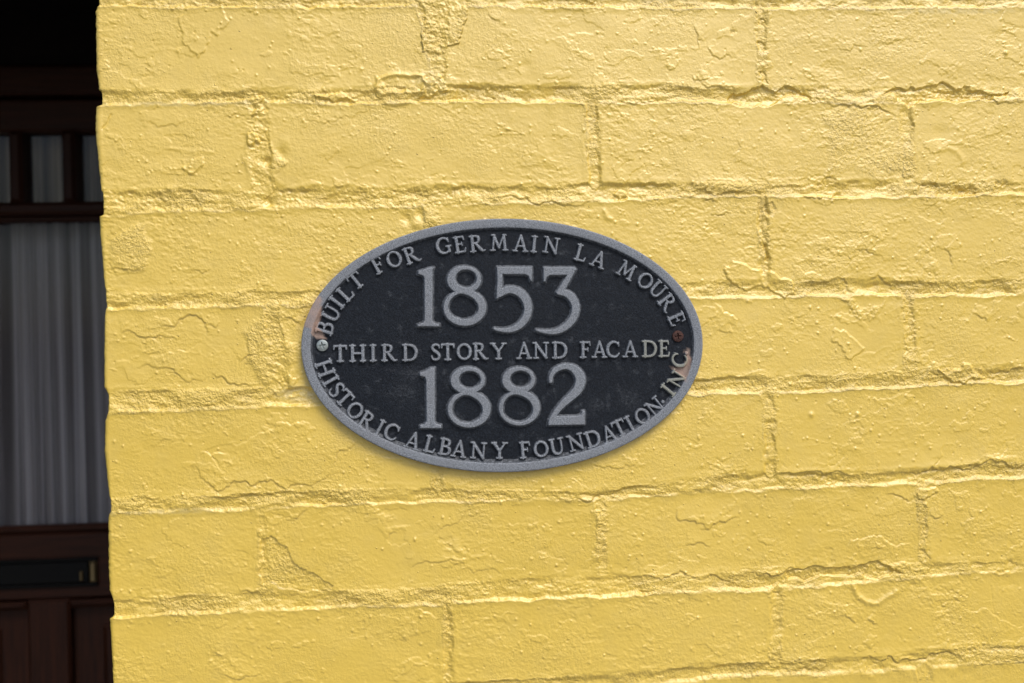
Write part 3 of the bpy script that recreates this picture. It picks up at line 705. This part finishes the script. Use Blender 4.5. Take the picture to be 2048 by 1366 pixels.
G = {
 'I': [stem(0), serif(0, .045, .15), serif(0, .955, .15)],
 'H': [stem(-.31), stem(.31), serif(-.31, .045, .14), serif(-.31, .955, .14), serif(.31, .045, .14), serif(.31, .955, .14), ('s', [(-.31, .5), (.31, .5)], [.1, .1])],
 'T': [stem(0), serif(0, .045, .16), ('s', [(-.34, .945), (.34, .945)], [.11, .11]), ('s', [(-.34, .94), (-.37, .76)], [.1, .065]), ('s', [(.34, .94), (.37, .76)], [.1, .065])],
 'L': [stem(-.17), serif(-.17, .955, .14), ('s', [(-.31, .045), (.25, .05)], [.085, .1]), ('s', [(.24, .06), (.31, .25)], [.1, .055])],
 'F': [stem(-.15), serif(-.15, .045, .15), ('s', [(-.29, .955), (.25, .95)], [.085, .095]), ('s', [(.25, .95), (.29, .77)], [.09, .055]), ('s', [(-.15, .52), (.14, .52)], [.09, .08]), ('s', [(.15, .62), (.15, .42)], [.055, .055])],
 'E': [stem(-.16), ('s', [(-.3, .955), (.24, .95)], [.085, .095]), ('s', [(.24, .95), (.28, .77)], [.09, .055]), ('s', [(-.15, .52), (.13, .52)], [.09, .08]), ('s', [(.14, .62), (.14, .42)], [.055, .055]),
       ('s', [(-.3, .045), (.26, .05)], [.085, .1]), ('s', [(.26, .05), (.33, .25)], [.1, .055])],
 'B': [stem(-.2), serif(-.24, .045, .1), serif(-.24, .955, .1), sm(UB, UW), sm([(-.2, .52), (.06, .53), (.25, .42), (.27, .22), (.12, .07), (-.2, .045)], [.085, .09, .15, .155, .1, .085])],
 'R': [stem(-.25), serif(-.25, .045, .14), serif(-.3, .955, .09), sm([(x-.05, y) for x, y in UB], UW), sm([(-.06, .52), (.1, .3), (.24, .12), (.36, .04), (.48, .07)], [.12, .15, .15, .1, .05])],
 'D': [stem(-.29), serif(-.34, .045, .1), serif(-.34, .955, .1), sm([(-.3, .955), (-.08, .955), (.18, .88), (.34, .66), (.35, .42), (.24, .17), (0, .05), (-.3, .045)], [.085, .095, .13, .16, .16, .14, .1, .085])],
 'O': [('s', O_, OW)],
 'C': [sm(Cp, Cw), ('s', [(.31, .92), (.31, .7)], [.05, .06])],
 'G': [sm(Cp[:-1], Cw[:-1]), ('s', [(.31, .92), (.31, .7)], [.05, .06]), ('s', [(.29, .1), (.29, .4)], [.12, .14]), serif(.28, .42, .13)],
 'S': [sm([(.22, .75), (.19, .88), (.02, .955), (-.16, .88), (-.19, .72), (-.05, .57), (.12, .45), (.21, .3), (.17, .12), (0, .045), (-.17, .1), (-.24, .27)], [.06, .09, .11, .13, .14, .15, .155, .145, .12, .105, .09, .06])],
 'A': [('s', [(-.3, .06), (0, .97)], [.09, .1]), ('s', [(.01, .97), (.3, .06)], [.13, .155]), ('s', [(-.18, .34), (.2, .34)], [.085, .085]), serif(-.31, .045, .12), serif(.31, .045, .13)],
 'M': [('s', [(-.37, .06), (-.29, .94)], [.095, .09]), ('s', [(-.3, .94), (0, .2)], [.14, .13]), ('s', [(0, .2), (.29, .94)], [.08, .085]), ('s', [(.3, .94), (.37, .06)], [.14, .15]), serif(-.38, .045, .12), serif(.38, .045, .13), serif(-.34, .955, .08), serif(.34, .955, .08)],
 'N': [('s', [(-.31, .06), (-.31, .93)], [.095, .095]), ('s', [(-.33, .94), (.31, .06)], [.14, .15]), ('s', [(.31, .1), (.31, .94)], [.085, .095]), serif(-.31, .045, .13), serif(-.38, .955, .09), serif(.31, .955, .13)],
 'U': [sm([(-.27, .94), (-.27, .4), (-.2, .14), (0, .045), (.19, .13), (.27, .4), (.27, .94)], [.155, .155, .14, .11, .1, .095, .095]), serif(-.27, .955, .14), serif(.27, .955, .13)],
 'Y': [('s', [(-.33, .94), (0, .47)], [.15, .14]), ('s', [(.32, .94), (0, .47)], [.09, .1]), stem(0)[:0] or ('s', [(0, .5), (0, .05)], [.15, .155]), serif(0, .045, .15), serif(-.34, .955, .13), serif(.33, .955, .12)],
 '.': [('s', [(0, .06), (0.01, .06)], [.17, .17])],
}
def glyph_sdf(X, Y, prims):
    dd = np.full(X.shape, 1e9)
    for p in prims:
        if p[0] == 's': dd = np.minimum(dd, d_stroke(X, Y, p[1], p[2]))
        elif p[0] == 'p': dd = np.minimum(dd, d_poly(X, Y, p[1]))
        elif p[0] == 'e': dd = np.minimum(dd, d_ell(X, Y, *p[1:]))
        elif p[0] == 'hp': dd = np.maximum(dd, -d_poly(X, Y, p[1]))
        elif p[0] == 'he': dd = np.maximum(dd, -d_ell(X, Y, *p[1:]))
    return dd
def relief(name, sdf, box, ht, dr, g, yellow=0.0, label=None, worn_top=1.0):
    """cast relief from a signed distance: flat top, rounded shoulder, concave foundry fillet into the field"""
    x0, x1, y0, y1 = box; m = dr+0.3
    xs = np.arange(x0-m, x1+m+g, g); ys = np.arange(y0-m, y1+m+g, g); X, Y = np.meshgrid(xs, ys)
    dd = sdf(X, Y); gy, gx = np.gradient(dd, g)
    # snap vertices lying near the crest line onto it
    nr = np.abs(dd) < 0.5*g; gl = np.sqrt(gx*gx+gy*gy)+1e-6; ok = nr & (gl > 0.7)
    X = np.where(ok, X-dd*gx/gl, X); Y = np.where(ok, Y-dd*gy/gl, Y); dd = np.where(ok, 0, dd)
    dd = np.where(np.isfinite(dd), dd, 9)
    be = 0.30
    top = ht - 0.16*(1-np.clip(-dd/be, 0, 1))**2
    foot = (ht-0.16)*np.clip(1-dd/dr, 0, 1)**2.6 - 0.10*np.clip(dd/dr, 0, 1)
    n = np.where(dd <= 0, top, foot) + N_FIELD + 0.03*fbm(X/2.5, Y/2.5, 2, 301)
    keepv = dd < dr+0.02; ny_, nx_ = X.shape
    kc = keepv[:-1, :-1] | keepv[1:, :-1] | keepv[:-1, 1:] | keepv[1:, 1:]
    vi_ = np.arange(ny_*nx_).reshape(ny_, nx_); jj, ii = np.nonzero(kc)
    Q = np.stack([vi_[jj, ii], vi_[jj, ii+1], vi_[jj+1, ii+1], vi_[jj+1, ii]], 1); used, inv = np.unique(Q, return_inverse=True)
    cx, cy = (x0+x1)/2, (y0+y1)/2
    Vv = np.stack([X.ravel()[used]-cx, -n.ravel()[used]+N_FIELD, Y.ravel()[used]-cy], 1)/1000
    u, v, dq = X.ravel()[used], Y.ravel()[used], dd.ravel()[used]
    worn_lit = np.where(dq <= 0.06, worn_top, (0.75 if dr > 1.5 else 0.5)*np.clip(1-dq/dr, 0, 1)**1.2)  # fillet grey: wear, plus the lit halo round the figures painted in
    o = mesh_from(name, Vv, inv.reshape(-1, 4), MAT_CAST, plaque, (cx/1000, -N_FIELD/1000, cy/1000), None, wear_lit_cols(u, v, worn_lit, np.where(dq <= 0.1, yellow, 0)))
    if label: o['label'] = label
    return o
A_, B_ = PA-RW-8.2, PB-RW-8.2
LH = 10.6
TOP = [('B', 649.5, 656), ('U', 661.8, 627), ('I', 673, 604.5), ('L', 690.5, 586), ('T', 711, 561.5), ('F', 755.5, 530.5), ('O', 788, 518.4), ('R', 822, 510), ('G', 887, 491.5), ('E', 919, 489.3), ('R', 953, 487.3), ('M', 997.5, 485.3),
       ('A', 1041, 487.2), ('I', 1068.5, 488.4), ('N', 1103, 490.8), ('L', 1163, 506), ('A', 1198, 519), ('M', 1254, 540.5), ('O', 1291, 561.5), ('U', 1316, 579), ('R', 1335, 605), ('E', 1353.5, 637.5)]
BOT = [('H', 649.5, 737.4), ('I', 661, 762), ('S', 673, 780.5), ('T', 689, 797), ('O', 710, 821.5), ('R', 734, 842), ('I', 759, 856.4), ('C', 784, 864.8), ('A', 826, 882), ('L', 861, 889), ('B', 890.5, 894.3), ('A', 918, 898.4), ('N', 957, 901.5), ('Y', 999, 901.5),
       ('F', 1050, 900.5), ('O', 1082, 898.4), ('U', 1114, 893.3), ('N', 1151.8, 885), ('D', 1186, 878), ('A', 1217, 868.7), ('T', 1239, 856.4), ('I', 1260, 848.2), ('O', 1285, 832.8), ('N', 1310, 813.3), ('.', 1326, 804), ('I', 1336.5, 780.5), ('N', 1355, 758.5), ('C', 1359.5, 719.5), ('.', 1373, 707)]
ROW = [('T', 680), ('H', 715), ('I', 746), ('R', 777), ('D', 820), ('S', 871), ('T', 895.5), ('O', 928.4), ('R', 960), ('Y', 997), ('A', 1048), ('N', 1082), ('D', 1120), ('F', 1171), ('A', 1199), ('C', 1227.6), ('A', 1260.5), ('D', 1300), ('E', 1328)]
def place(ch, u, v, ang, h, yel=0.0):
    """(u,v): centre of the letter, ang: rotation of its up axis from +v (counter-clockwise)"""
    ca, sa = math.cos(ang), math.sin(ang); prims = G[ch]
    jx = random.uniform(-.008, .008)
    def sdf(X, Y):
        dx, dy = (X-u), (Y-v); lx = (dx*ca+dy*sa)/h+jx; ly = (-dx*sa+dy*ca)/h+(0.06 if ch == '.' else 0.5)
        return glyph_sdf(lx, ly, prims)*h
    hw = 0.56*h; hh = 0.53*h; ex_ = abs(hw*ca)+abs(hh*sa); ey_ = abs(hw*sa)+abs(hh*ca)
    if ch == '.':
        cx, cy = u, v; relief('full_stop', sdf, (cx-1.5, cx+1.5, cy-1.5, cy+1.5), 1.7, 0.8, 0.26); return
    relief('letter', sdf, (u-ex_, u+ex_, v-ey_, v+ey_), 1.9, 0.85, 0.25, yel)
for ch, px, py in TOP:
    u, v = loc_mm(px, py); n = (u/A_**2, v/B_**2); place(ch, float(u), float(v), math.atan2(-n[0], n[1]), LH)
for ch, px, py in BOT:
    u, v = loc_mm(px, py); n = (-u/A_**2, -v/B_**2); place(ch, float(u), float(v), math.atan2(-n[0], n[1]), LH, 0.6 if px > 1330 else 0.0)
for ch, px in ROW:
    py = 707.5 + (px-680)*(697.5-707.5)/(1328-680); u, v = loc_mm(px, py); place(ch, float(u), float(v), 0.0, LH, 0.5 if px > 1290 else 0.0)
# big numerals, traced outlines (crop pixel coordinates of two enlargements)
def numeral(prims, off, label=None):
    s = 5.689; k = 1000/(s*FPX/(D*1.0))*1.0
    def cv(p):
        a = np.array(p, float); u, v = loc_mm(a[:, 0]/s+off[0], a[:, 1]/s+off[1]); return np.stack([u, v], 1)
    out = []; pts = []
    for p in prims:
        if p[0] == 's':
            a, w_ = smooth_line(p[1], p[2], 6); a = cv(a); out.append(('s', a, w_*k)); pts.append(a)
        elif p[0] == 'p': a = cv(p[1]); out.append(('p', a)); pts.append(a)
        elif p[0] == 'ps': a = cv(smooth_line(p[1], None, 5, True)[0]); out.append(('p', a)); pts.append(a)
        elif p[0] == 'hps': out.append(('hp', cv(smooth_line(p[1], None, 5, True)[0])))
        elif p[0] in ('e', 'he'):
            c_ = cv([(p[1], p[2])])[0]; out.append((p[0], c_[0], c_[1], p[3]*k, p[4]*k)); 
            if p[0] == 'e': pts.append(np.array([c_-np.array([p[3], p[4]])*k, c_+np.array([p[3], p[4]])*k]))
    A = np.concatenate(pts); bx_ = (A[:, 0].min()-1.5, A[:, 0].max()+1.5, A[:, 1].min()-1.5, A[:, 1].max()+1.5)
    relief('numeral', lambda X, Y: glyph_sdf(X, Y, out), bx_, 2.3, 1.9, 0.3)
O5, O6 = (820, 510), (820, 710)
numeral([('p', [(268, 143), (252, 180), (252, 750), (272, 778), (330, 790), (330, 812), (88, 812), (88, 792), (148, 775), (168, 740), (166, 270), (150, 235), (95, 215), (95, 185), (150, 172), (215, 150)])], O5)
numeral([('e', 615, 285, 190, 156), ('e', 623, 602, 239, 203), ('he', 636, 270, 122, 103), ('hps', [(555, 442), (640, 452), (725, 500), (775, 575), (770, 650), (710, 712), (610, 735), (510, 708), (445, 650), (432, 580), (470, 500)])], O5)
numeral([('p', [(990, 138), (1385, 138), (1385, 298), (1370, 292), (1352, 242), (1310, 218), (1050, 218), (1045, 400), (1045, 460), (985, 500), (985, 440), (995, 300)]),
         ('s', [(1015, 462), (1075, 412), (1140, 395), (1230, 420), (1305, 490), (1342, 600), (1320, 710), (1250, 800), (1160, 848), (1070, 858), (1000, 850), (962, 842)], [40, 78, 80, 88, 88, 84, 80, 72, 58, 42, 30, 22])], O5)
numeral([('p', [(1520, 145), (1870, 142), (1887, 165), (1755, 410), (1700, 455), (1670, 445), (1665, 430), (1790, 228), (1590, 228), (1552, 255), (1537, 302), (1520, 302)]),
         ('s', [(1690, 432), (1760, 434), (1830, 475), (1878, 560), (1882, 640), (1850, 730), (1780, 810), (1690, 862), (1600, 878), (1520, 872), (1460, 862), (1440, 857)], [40, 72, 86, 86, 84, 80, 74, 62, 48, 36, 22, 14])], O5)
numeral([('p', [(278, 148), (278, 760), (300, 790), (352, 800), (352, 832), (118, 832), (118, 805), (168, 790), (190, 755), (186, 290), (170, 250), (115, 235), (115, 205), (170, 190), (235, 150)])], O6)
numeral([('e', 657, 290, 192, 150), ('e', 672, 620, 240, 204), ('he', 679, 282, 126, 100), ('hps', [(600, 460), (690, 468), (775, 520), (822, 590), (820, 670), (770, 738), (670, 776), (560, 752), (495, 690), (478, 620), (505, 530)])], O6)
numeral([('e', 1235, 289, 185, 149), ('e', 1244, 603, 231, 198), ('he', 1256, 275, 121, 97), ('hps', [(1170, 452), (1260, 462), (1345, 510), (1395, 585), (1392, 665), (1335, 738), (1240, 768), (1140, 742), (1070, 680), (1055, 600), (1085, 510)])], O6)
numeral([('s', [(1600, 302), (1604, 245), (1645, 182), (1715, 142), (1790, 132), (1868, 162), (1925, 230), (1938, 305), (1908, 395), (1838, 470), (1750, 550), (1670, 640), (1628, 710), (1605, 765)], [36, 40, 52, 56, 58, 84, 106, 110, 100, 84, 68, 56, 54, 54]),
         ('p', [(1575, 798), (1582, 735), (1640, 700), (1900, 698), (1950, 680), (1962, 640), (1985, 640), (1985, 790)])], O6)

# screws ------------------------------------------------------------
def screw(px, py, r, mat, ang, label, h=1.5):
    u, v = loc_mm(px, py, N_FIELD+1.0); u = float(u); v = float(v); g = 0.12; xs = np.arange(-r-0.1, r+0.1+g, g); X, Y = np.meshgrid(xs, xs)
    q = np.sqrt(X*X+Y*Y); lim = q > r; sc = np.where(lim, r/np.maximum(q, 1e-6), 1); inside = q < r+g*0.9
    X2, Y2 = X*sc, Y*sc; q2 = np.minimum(q, r)
    dome = h*(1-0.35*(q2/r)**2) - np.where(q2 > r*0.93, (q2-r*0.93)/(r*0.07)*0.4, 0)
    ca, sa = math.cos(ang), math.sin(ang); a, b_ = X2*ca+Y2*sa, -X2*sa+Y2*ca
    wv = 0.42; L_ = r*0.56
    cr = np.minimum(np.maximum(np.abs(a)-L_, np.abs(b_)-wv*(1.25-np.abs(a)/r)), np.maximum(np.abs(b_)-L_, np.abs(a)-wv*(1.25-np.abs(b_)/r)))
    dep = np.clip(0.12-cr, 0, 0.3)/0.3*(1.3-0.9*q2/r)
    n = dome-dep; kc = inside[:-1, :-1] & inside[1:, :-1] & inside[:-1, 1:] & inside[1:, 1:]
    ny_, nx_ = X.shape; vi_ = np.arange(ny_*nx_).reshape(ny_, nx_); jj, ii = np.nonzero(kc)
    Q = np.stack([vi_[jj, ii], vi_[jj, ii+1], vi_[jj+1, ii+1], vi_[jj+1, ii]], 1); used, inv = np.unique(Q, return_inverse=True)
    Vv = np.stack([X2.ravel()[used], -n.ravel()[used], Y2.ravel()[used]], 1); F_q = inv.reshape(-1, 4)
    # side wall down into the plate
    th = np.linspace(0, 2*np.pi, 64, endpoint=False); n0 = len(Vv); i = np.arange(64)
    ringA = np.stack([r*np.cos(th)*0.995, np.full(64, -(h*0.65-0.32)), r*np.sin(th)*0.995], 1); ringB = ringA.copy(); ringB[:, 1] = 0.5
    Vv = np.concatenate([Vv, ringA, ringB]); F_q = np.concatenate([F_q, np.stack([n0+i, n0+64+i, n0+64+(i+1) % 64, n0+(i+1) % 64], 1)])
    o = mesh_from('screw', Vv/1000, F_q, mat, plaque, (u/1000, -(N_FIELD+0.15)/1000, v/1000)); o['label'] = label
zinc = simple('zinc_screw', (0.42, 0.46, 0.45), 0.42, 0.6, 900, (0.26, 0.30, 0.29), 0.0001)
rust = simple('rusted_screw', (0.085, 0.032, 0.022), 0.8, 0.1, 700, (0.035, 0.016, 0.013), 0.0004)
screw(644.5, 691, 3.75, zinc, 0.25, 'clean zinc cross-head screw at the left end of the plaque')
screw(1356, 672.5, 3.75, rust, 0.1, 'rusted brown cross-head screw at the right end of the plaque')

# ------------------------------------------------------------------ recessed doorway at the left
YD = 0.95                                                       # door face distance behind the wall face
def dp(px, py, y=YD): x, z = unproj(float(px), float(py), y); return float(x), float(z)
def wood_mat(name, c1, c2, horiz=False, rough=0.55):
    m, t, b = new_mat(name); b.inputs['Specular IOR Level'].default_value = 0.22; g = nd(t, 'ShaderNodeNewGeometry').outputs['Position']
    mp = nd(t, 'ShaderNodeMapping'); t.links.new(g, mp.inputs[0]); mp.inputs['Scale'].default_value = (12, 12, 220) if horiz else (220, 12, 12)
    f = noise(t, mp.outputs[0], 1.0, 4, 0.6); t.links.new(mixc(t, ramp(t, f, 0.3, 0.7), c1, c2), b.inputs['Base Color']); b.inputs['Roughness'].default_value = rough
    t.links.new(bump(t, f, 0.0004), b.inputs['Normal']); return m
wv_ = wood_mat('red_brown_door_wood', (0.040, 0.011, 0.004), (0.018, 0.005, 0.002)); wh_ = wood_mat('red_brown_door_wood_rails', (0.040, 0.011, 0.004), (0.018, 0.005, 0.002), True)
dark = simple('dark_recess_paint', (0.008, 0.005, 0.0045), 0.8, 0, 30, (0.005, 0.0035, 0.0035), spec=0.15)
brass = simple('aged_brass', (0.28, 0.22, 0.12), 0.35, 0.9, 300, (0.20, 0.14, 0.07))
blk = simple('black_iron', (0.004, 0.004, 0.004), 0.6, 0.0, spec=0.15)
dx, _ = dp(92, 683); z0d = 0.02
zt_head = dp(100, 132)[1]; z_r1 = dp(100, 262)[1]; z_p1 = dp(100, 404)[1]; z_g1 = dp(100, 430)[1]; z_g0 = dp(100, 1066)[1]; z_l1 = dp(100, 1200)[1]; z_top = dp(100, 196)[1]
HW = 0.40; ST = 0.105
door = empty('panelled_door', (dx, YD, 0)); tag(door, 'dark red-brown glazed wooden door with letterbox, deep in the doorway left of the yellow wall', 'door')
def DB(name, x0, x1, y0, y1, za, zb, mat, bev=0.0, par=door): return MB().box(x0, x1, y0, y1, za, zb, bev).build(name, mat, par)
for sgn in (-1, 1):
    xa, xb = sorted((sgn*HW, sgn*(HW-ST))); DB('stile', xa, xb, 0, 0.045, z0d, z_top, wv_, 0.004)
gi = HW-ST-0.0005
DB('top_rail', -gi, gi, 0.001, 0.044, z_r1, z_top-0.001, wh_, 0.004)
DB('glazing_rail', -gi, gi, -0.006, 0.044, z_g1, z_p1, wh_, 0.006)
DB('lock_rail', -gi, gi, 0.001, 0.044, z_l1, z_g0, wh_, 0.004)
DB('bottom_rail', -gi, gi, 0.001, 0.044, z0d, z0d+0.24, wh_, 0.004)
mull = 0.033; pitch = dp(142, 330)[0]-dp(36, 330)[0]; mw = (dp(155, 330)[0]-dp(129, 330)[0])/2
k = 0
for k in (-5, -3, -1, 1, 3, 5):
    xx = k*pitch/2
    if abs(xx) < gi-0.01: DB('glazing_bar', xx-mw, xx+mw, -0.002, 0.042, z_p1+0.0005, z_r1-0.0005, wv_, 0.005)
# glass
gm, t, b = new_mat('window_glass'); b.inputs['Base Color'].default_value = (0.9, 0.95, 0.93, 1); b.inputs['Roughness'].default_value = 0.03; b.inputs['Transmission Weight'].default_value = 1.0; b.inputs['IOR'].default_value = 1.45
# thin glazing: straight-through light with a Fresnel reflection
tr = nd(t, 'ShaderNodeBsdfTransparent'); tr.inputs[0].default_value = (0.86, 0.85, 0.85, 1); gl = nd(t, 'ShaderNodeBsdfGlossy'); gl.inputs['Roughness'].default_value = 0.02
fr = nd(t, 'ShaderNodeFresnel'); fr.inputs[0].default_value = 1.28; mx = nd(t, 'ShaderNodeMixShader'); t.links.new(fr.outputs[0], mx.inputs[0]); t.links.new(tr.outputs[0], mx.inputs[1]); t.links.new(gl.outputs[0], mx.inputs[2])
t.links.new(mx.outputs[0], t.nodes['Material Output'].inputs[0])
DB('glass_pane', -gi, gi, 0.020, 0.024, z_g0-0.002, z_g1+0.002, gm)
ks = [-gi]+[k*pitch/2 for k in (-5, -3, -1, 1, 3, 5) if abs(k*pitch/2) < gi-0.01]+[gi]
for a, b_ in zip(ks[:-1], ks[1:]): DB('small_glass_pane', a+0.004, b_-0.004, 0.020, 0.024, z_p1-0.002, z_r1+0.002, gm)
# beads round the glass and the mouldings of the lower panels
DB('glazing_bead', -gi, gi, -0.003, 0.012, z_g0, z_g0+0.012, wh_, 0.005)
DB('glazing_bead', -gi, gi, 0.002, 0.014, z_g1-0.010, z_g1, wh_, 0.004)
xm0 = dp(55, 1290)[0]-dx; xm1 = dp(140, 1290)[0]-dx
DB('muntin', xm0, xm1, 0.001, 0.044, z0d+0.2405, z_l1-0.0005, wv_, 0.004)
for xa, xb in ((-gi, xm0), (xm1, gi)):
    p_ = DB('lower_panel', xa+0.001, xb-0.001, 0.018, 0.030, z0d+0.241, z_l1-0.001, wv_)
    MB().box(xa+0.045, xb-0.045, 0.009, 0.0175, z0d+0.29, z_l1-0.045, 0.008).build('raised_field', wv_, p_)
DB('panel_moulding', -gi, xm0-0.0005, -0.004, 0.016, z_l1-0.014, z_l1-0.002, wh_, 0.006); DB('panel_moulding', xm1+0.0005, gi, -0.004, 0.016, z_l1-0.014, z_l1-0.002, wh_, 0.006)
# letterbox
lx1, lz1 = dp(196, 1112); lz0 = dp(100, 1174)[1]; lx0 = 2*dx-lx1; zc1 = dp(100, 1117)[1]
lb = empty('letterbox', (0, 0, 0)); lb.parent = door
hx = lx1-dx; hl = hx+0.05
MB().box(-hl, hx, -0.006, 0.0, zc1-0.005, zc1, 0.0015).box(-hl, hx, -0.006, 0.0, lz0, lz0+0.005, 0.0015).build('letterbox_surround', blk, lb)
MB().box(hx-0.012, hx-0.0005, -0.008, 0.0, lz0+0.0055, zc1-0.0055, 0.003).build('letterbox_end', brass, lb)
MB().box(-hl+0.0005, -hl+0.012, -0.008, 0.0, lz0+0.0055, zc1-0.0055, 0.003).build('letterbox_end', brass, lb)
MB().box(-hl+0.013, hx-0.014, -0.0045, 0.0, lz0+0.006, zc1-0.006, 0.0015).build('flap', blk, lb)
MB().box(hx-0.026, hx-0.021, -0.009, -0.0047, lz0+0.009, zc1-0.020, 0.0015).build('hinge_pin', brass, lb)
# curtain
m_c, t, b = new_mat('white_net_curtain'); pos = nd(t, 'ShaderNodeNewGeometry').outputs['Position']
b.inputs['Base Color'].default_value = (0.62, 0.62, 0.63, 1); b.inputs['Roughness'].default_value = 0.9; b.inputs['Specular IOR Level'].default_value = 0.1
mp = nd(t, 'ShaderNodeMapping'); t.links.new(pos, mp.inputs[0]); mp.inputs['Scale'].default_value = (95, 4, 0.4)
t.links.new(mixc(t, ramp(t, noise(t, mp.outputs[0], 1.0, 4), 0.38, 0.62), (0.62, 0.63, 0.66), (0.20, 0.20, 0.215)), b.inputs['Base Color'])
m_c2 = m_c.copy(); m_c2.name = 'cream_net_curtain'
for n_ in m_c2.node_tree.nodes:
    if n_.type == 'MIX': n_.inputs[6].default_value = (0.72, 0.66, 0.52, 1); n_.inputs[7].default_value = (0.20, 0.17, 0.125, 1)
def curtain(za, zb, seed, label, m_c=m_c):
    xs = np.arange(-0.31, 0.31, 0.0022); zs = np.linspace(za, zb, 26); X, Zc = np.meshgrid(xs, zs)
    w1 = perlin(X/0.026+Zc*0.2, Zc*0.7+seed, seed)*0.015+perlin(X/0.012, Zc*0.8+seed, seed+2)*0.014+perlin(X/0.006, Zc*1.2, seed+4)*0.003
    Yc = 0.075+w1; ny_, nx_ = X.shape; vi_ = np.arange(ny_*nx_).reshape(ny_, nx_)
    V = np.stack([X, Yc, Zc], -1).reshape(-1, 3); V2 = V+np.array([0, 0.0012, 0]); Q = np.stack([vi_[:-1, :-1], vi_[:-1, 1:], vi_[1:, 1:], vi_[1:, :-1]], -1).reshape(-1, 4)
    o = mesh_from('net_curtain', np.concatenate([V, V2]), np.concatenate([Q, Q[:, ::-1]+ny_*nx_]), m_c, None, (dx, YD, 0))
    tag(o, label, 'curtain')
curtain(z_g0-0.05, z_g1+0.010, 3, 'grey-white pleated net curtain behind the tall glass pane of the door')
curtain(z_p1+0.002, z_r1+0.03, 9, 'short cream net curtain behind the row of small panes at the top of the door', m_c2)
# door frame and recess
fr_ = empty('door_frame', (dx, YD, 0)); tag(fr_, 'dark red-brown wooden frame head and jambs round the recessed door', 'door frame')
DB('frame_head', -HW-0.07, HW+0.07, -0.012, 0.06, z_top+0.004, zt_head, wh_, 0.006, fr_)
for sgn in (-1, 1):
    xa, xb = sorted((sgn*(HW+0.004), sgn*(HW+0.07))); DB('jamb', xa, xb, -0.012, 0.06, 0.0, z_top+0.003, wv_, 0.006, fr_)
xr = XC/1000+0.022; xl_ = dx-HW-0.30
def struct(name, mb, mat): o = mb.build(name, mat); o['kind'] = 'structure'; return o
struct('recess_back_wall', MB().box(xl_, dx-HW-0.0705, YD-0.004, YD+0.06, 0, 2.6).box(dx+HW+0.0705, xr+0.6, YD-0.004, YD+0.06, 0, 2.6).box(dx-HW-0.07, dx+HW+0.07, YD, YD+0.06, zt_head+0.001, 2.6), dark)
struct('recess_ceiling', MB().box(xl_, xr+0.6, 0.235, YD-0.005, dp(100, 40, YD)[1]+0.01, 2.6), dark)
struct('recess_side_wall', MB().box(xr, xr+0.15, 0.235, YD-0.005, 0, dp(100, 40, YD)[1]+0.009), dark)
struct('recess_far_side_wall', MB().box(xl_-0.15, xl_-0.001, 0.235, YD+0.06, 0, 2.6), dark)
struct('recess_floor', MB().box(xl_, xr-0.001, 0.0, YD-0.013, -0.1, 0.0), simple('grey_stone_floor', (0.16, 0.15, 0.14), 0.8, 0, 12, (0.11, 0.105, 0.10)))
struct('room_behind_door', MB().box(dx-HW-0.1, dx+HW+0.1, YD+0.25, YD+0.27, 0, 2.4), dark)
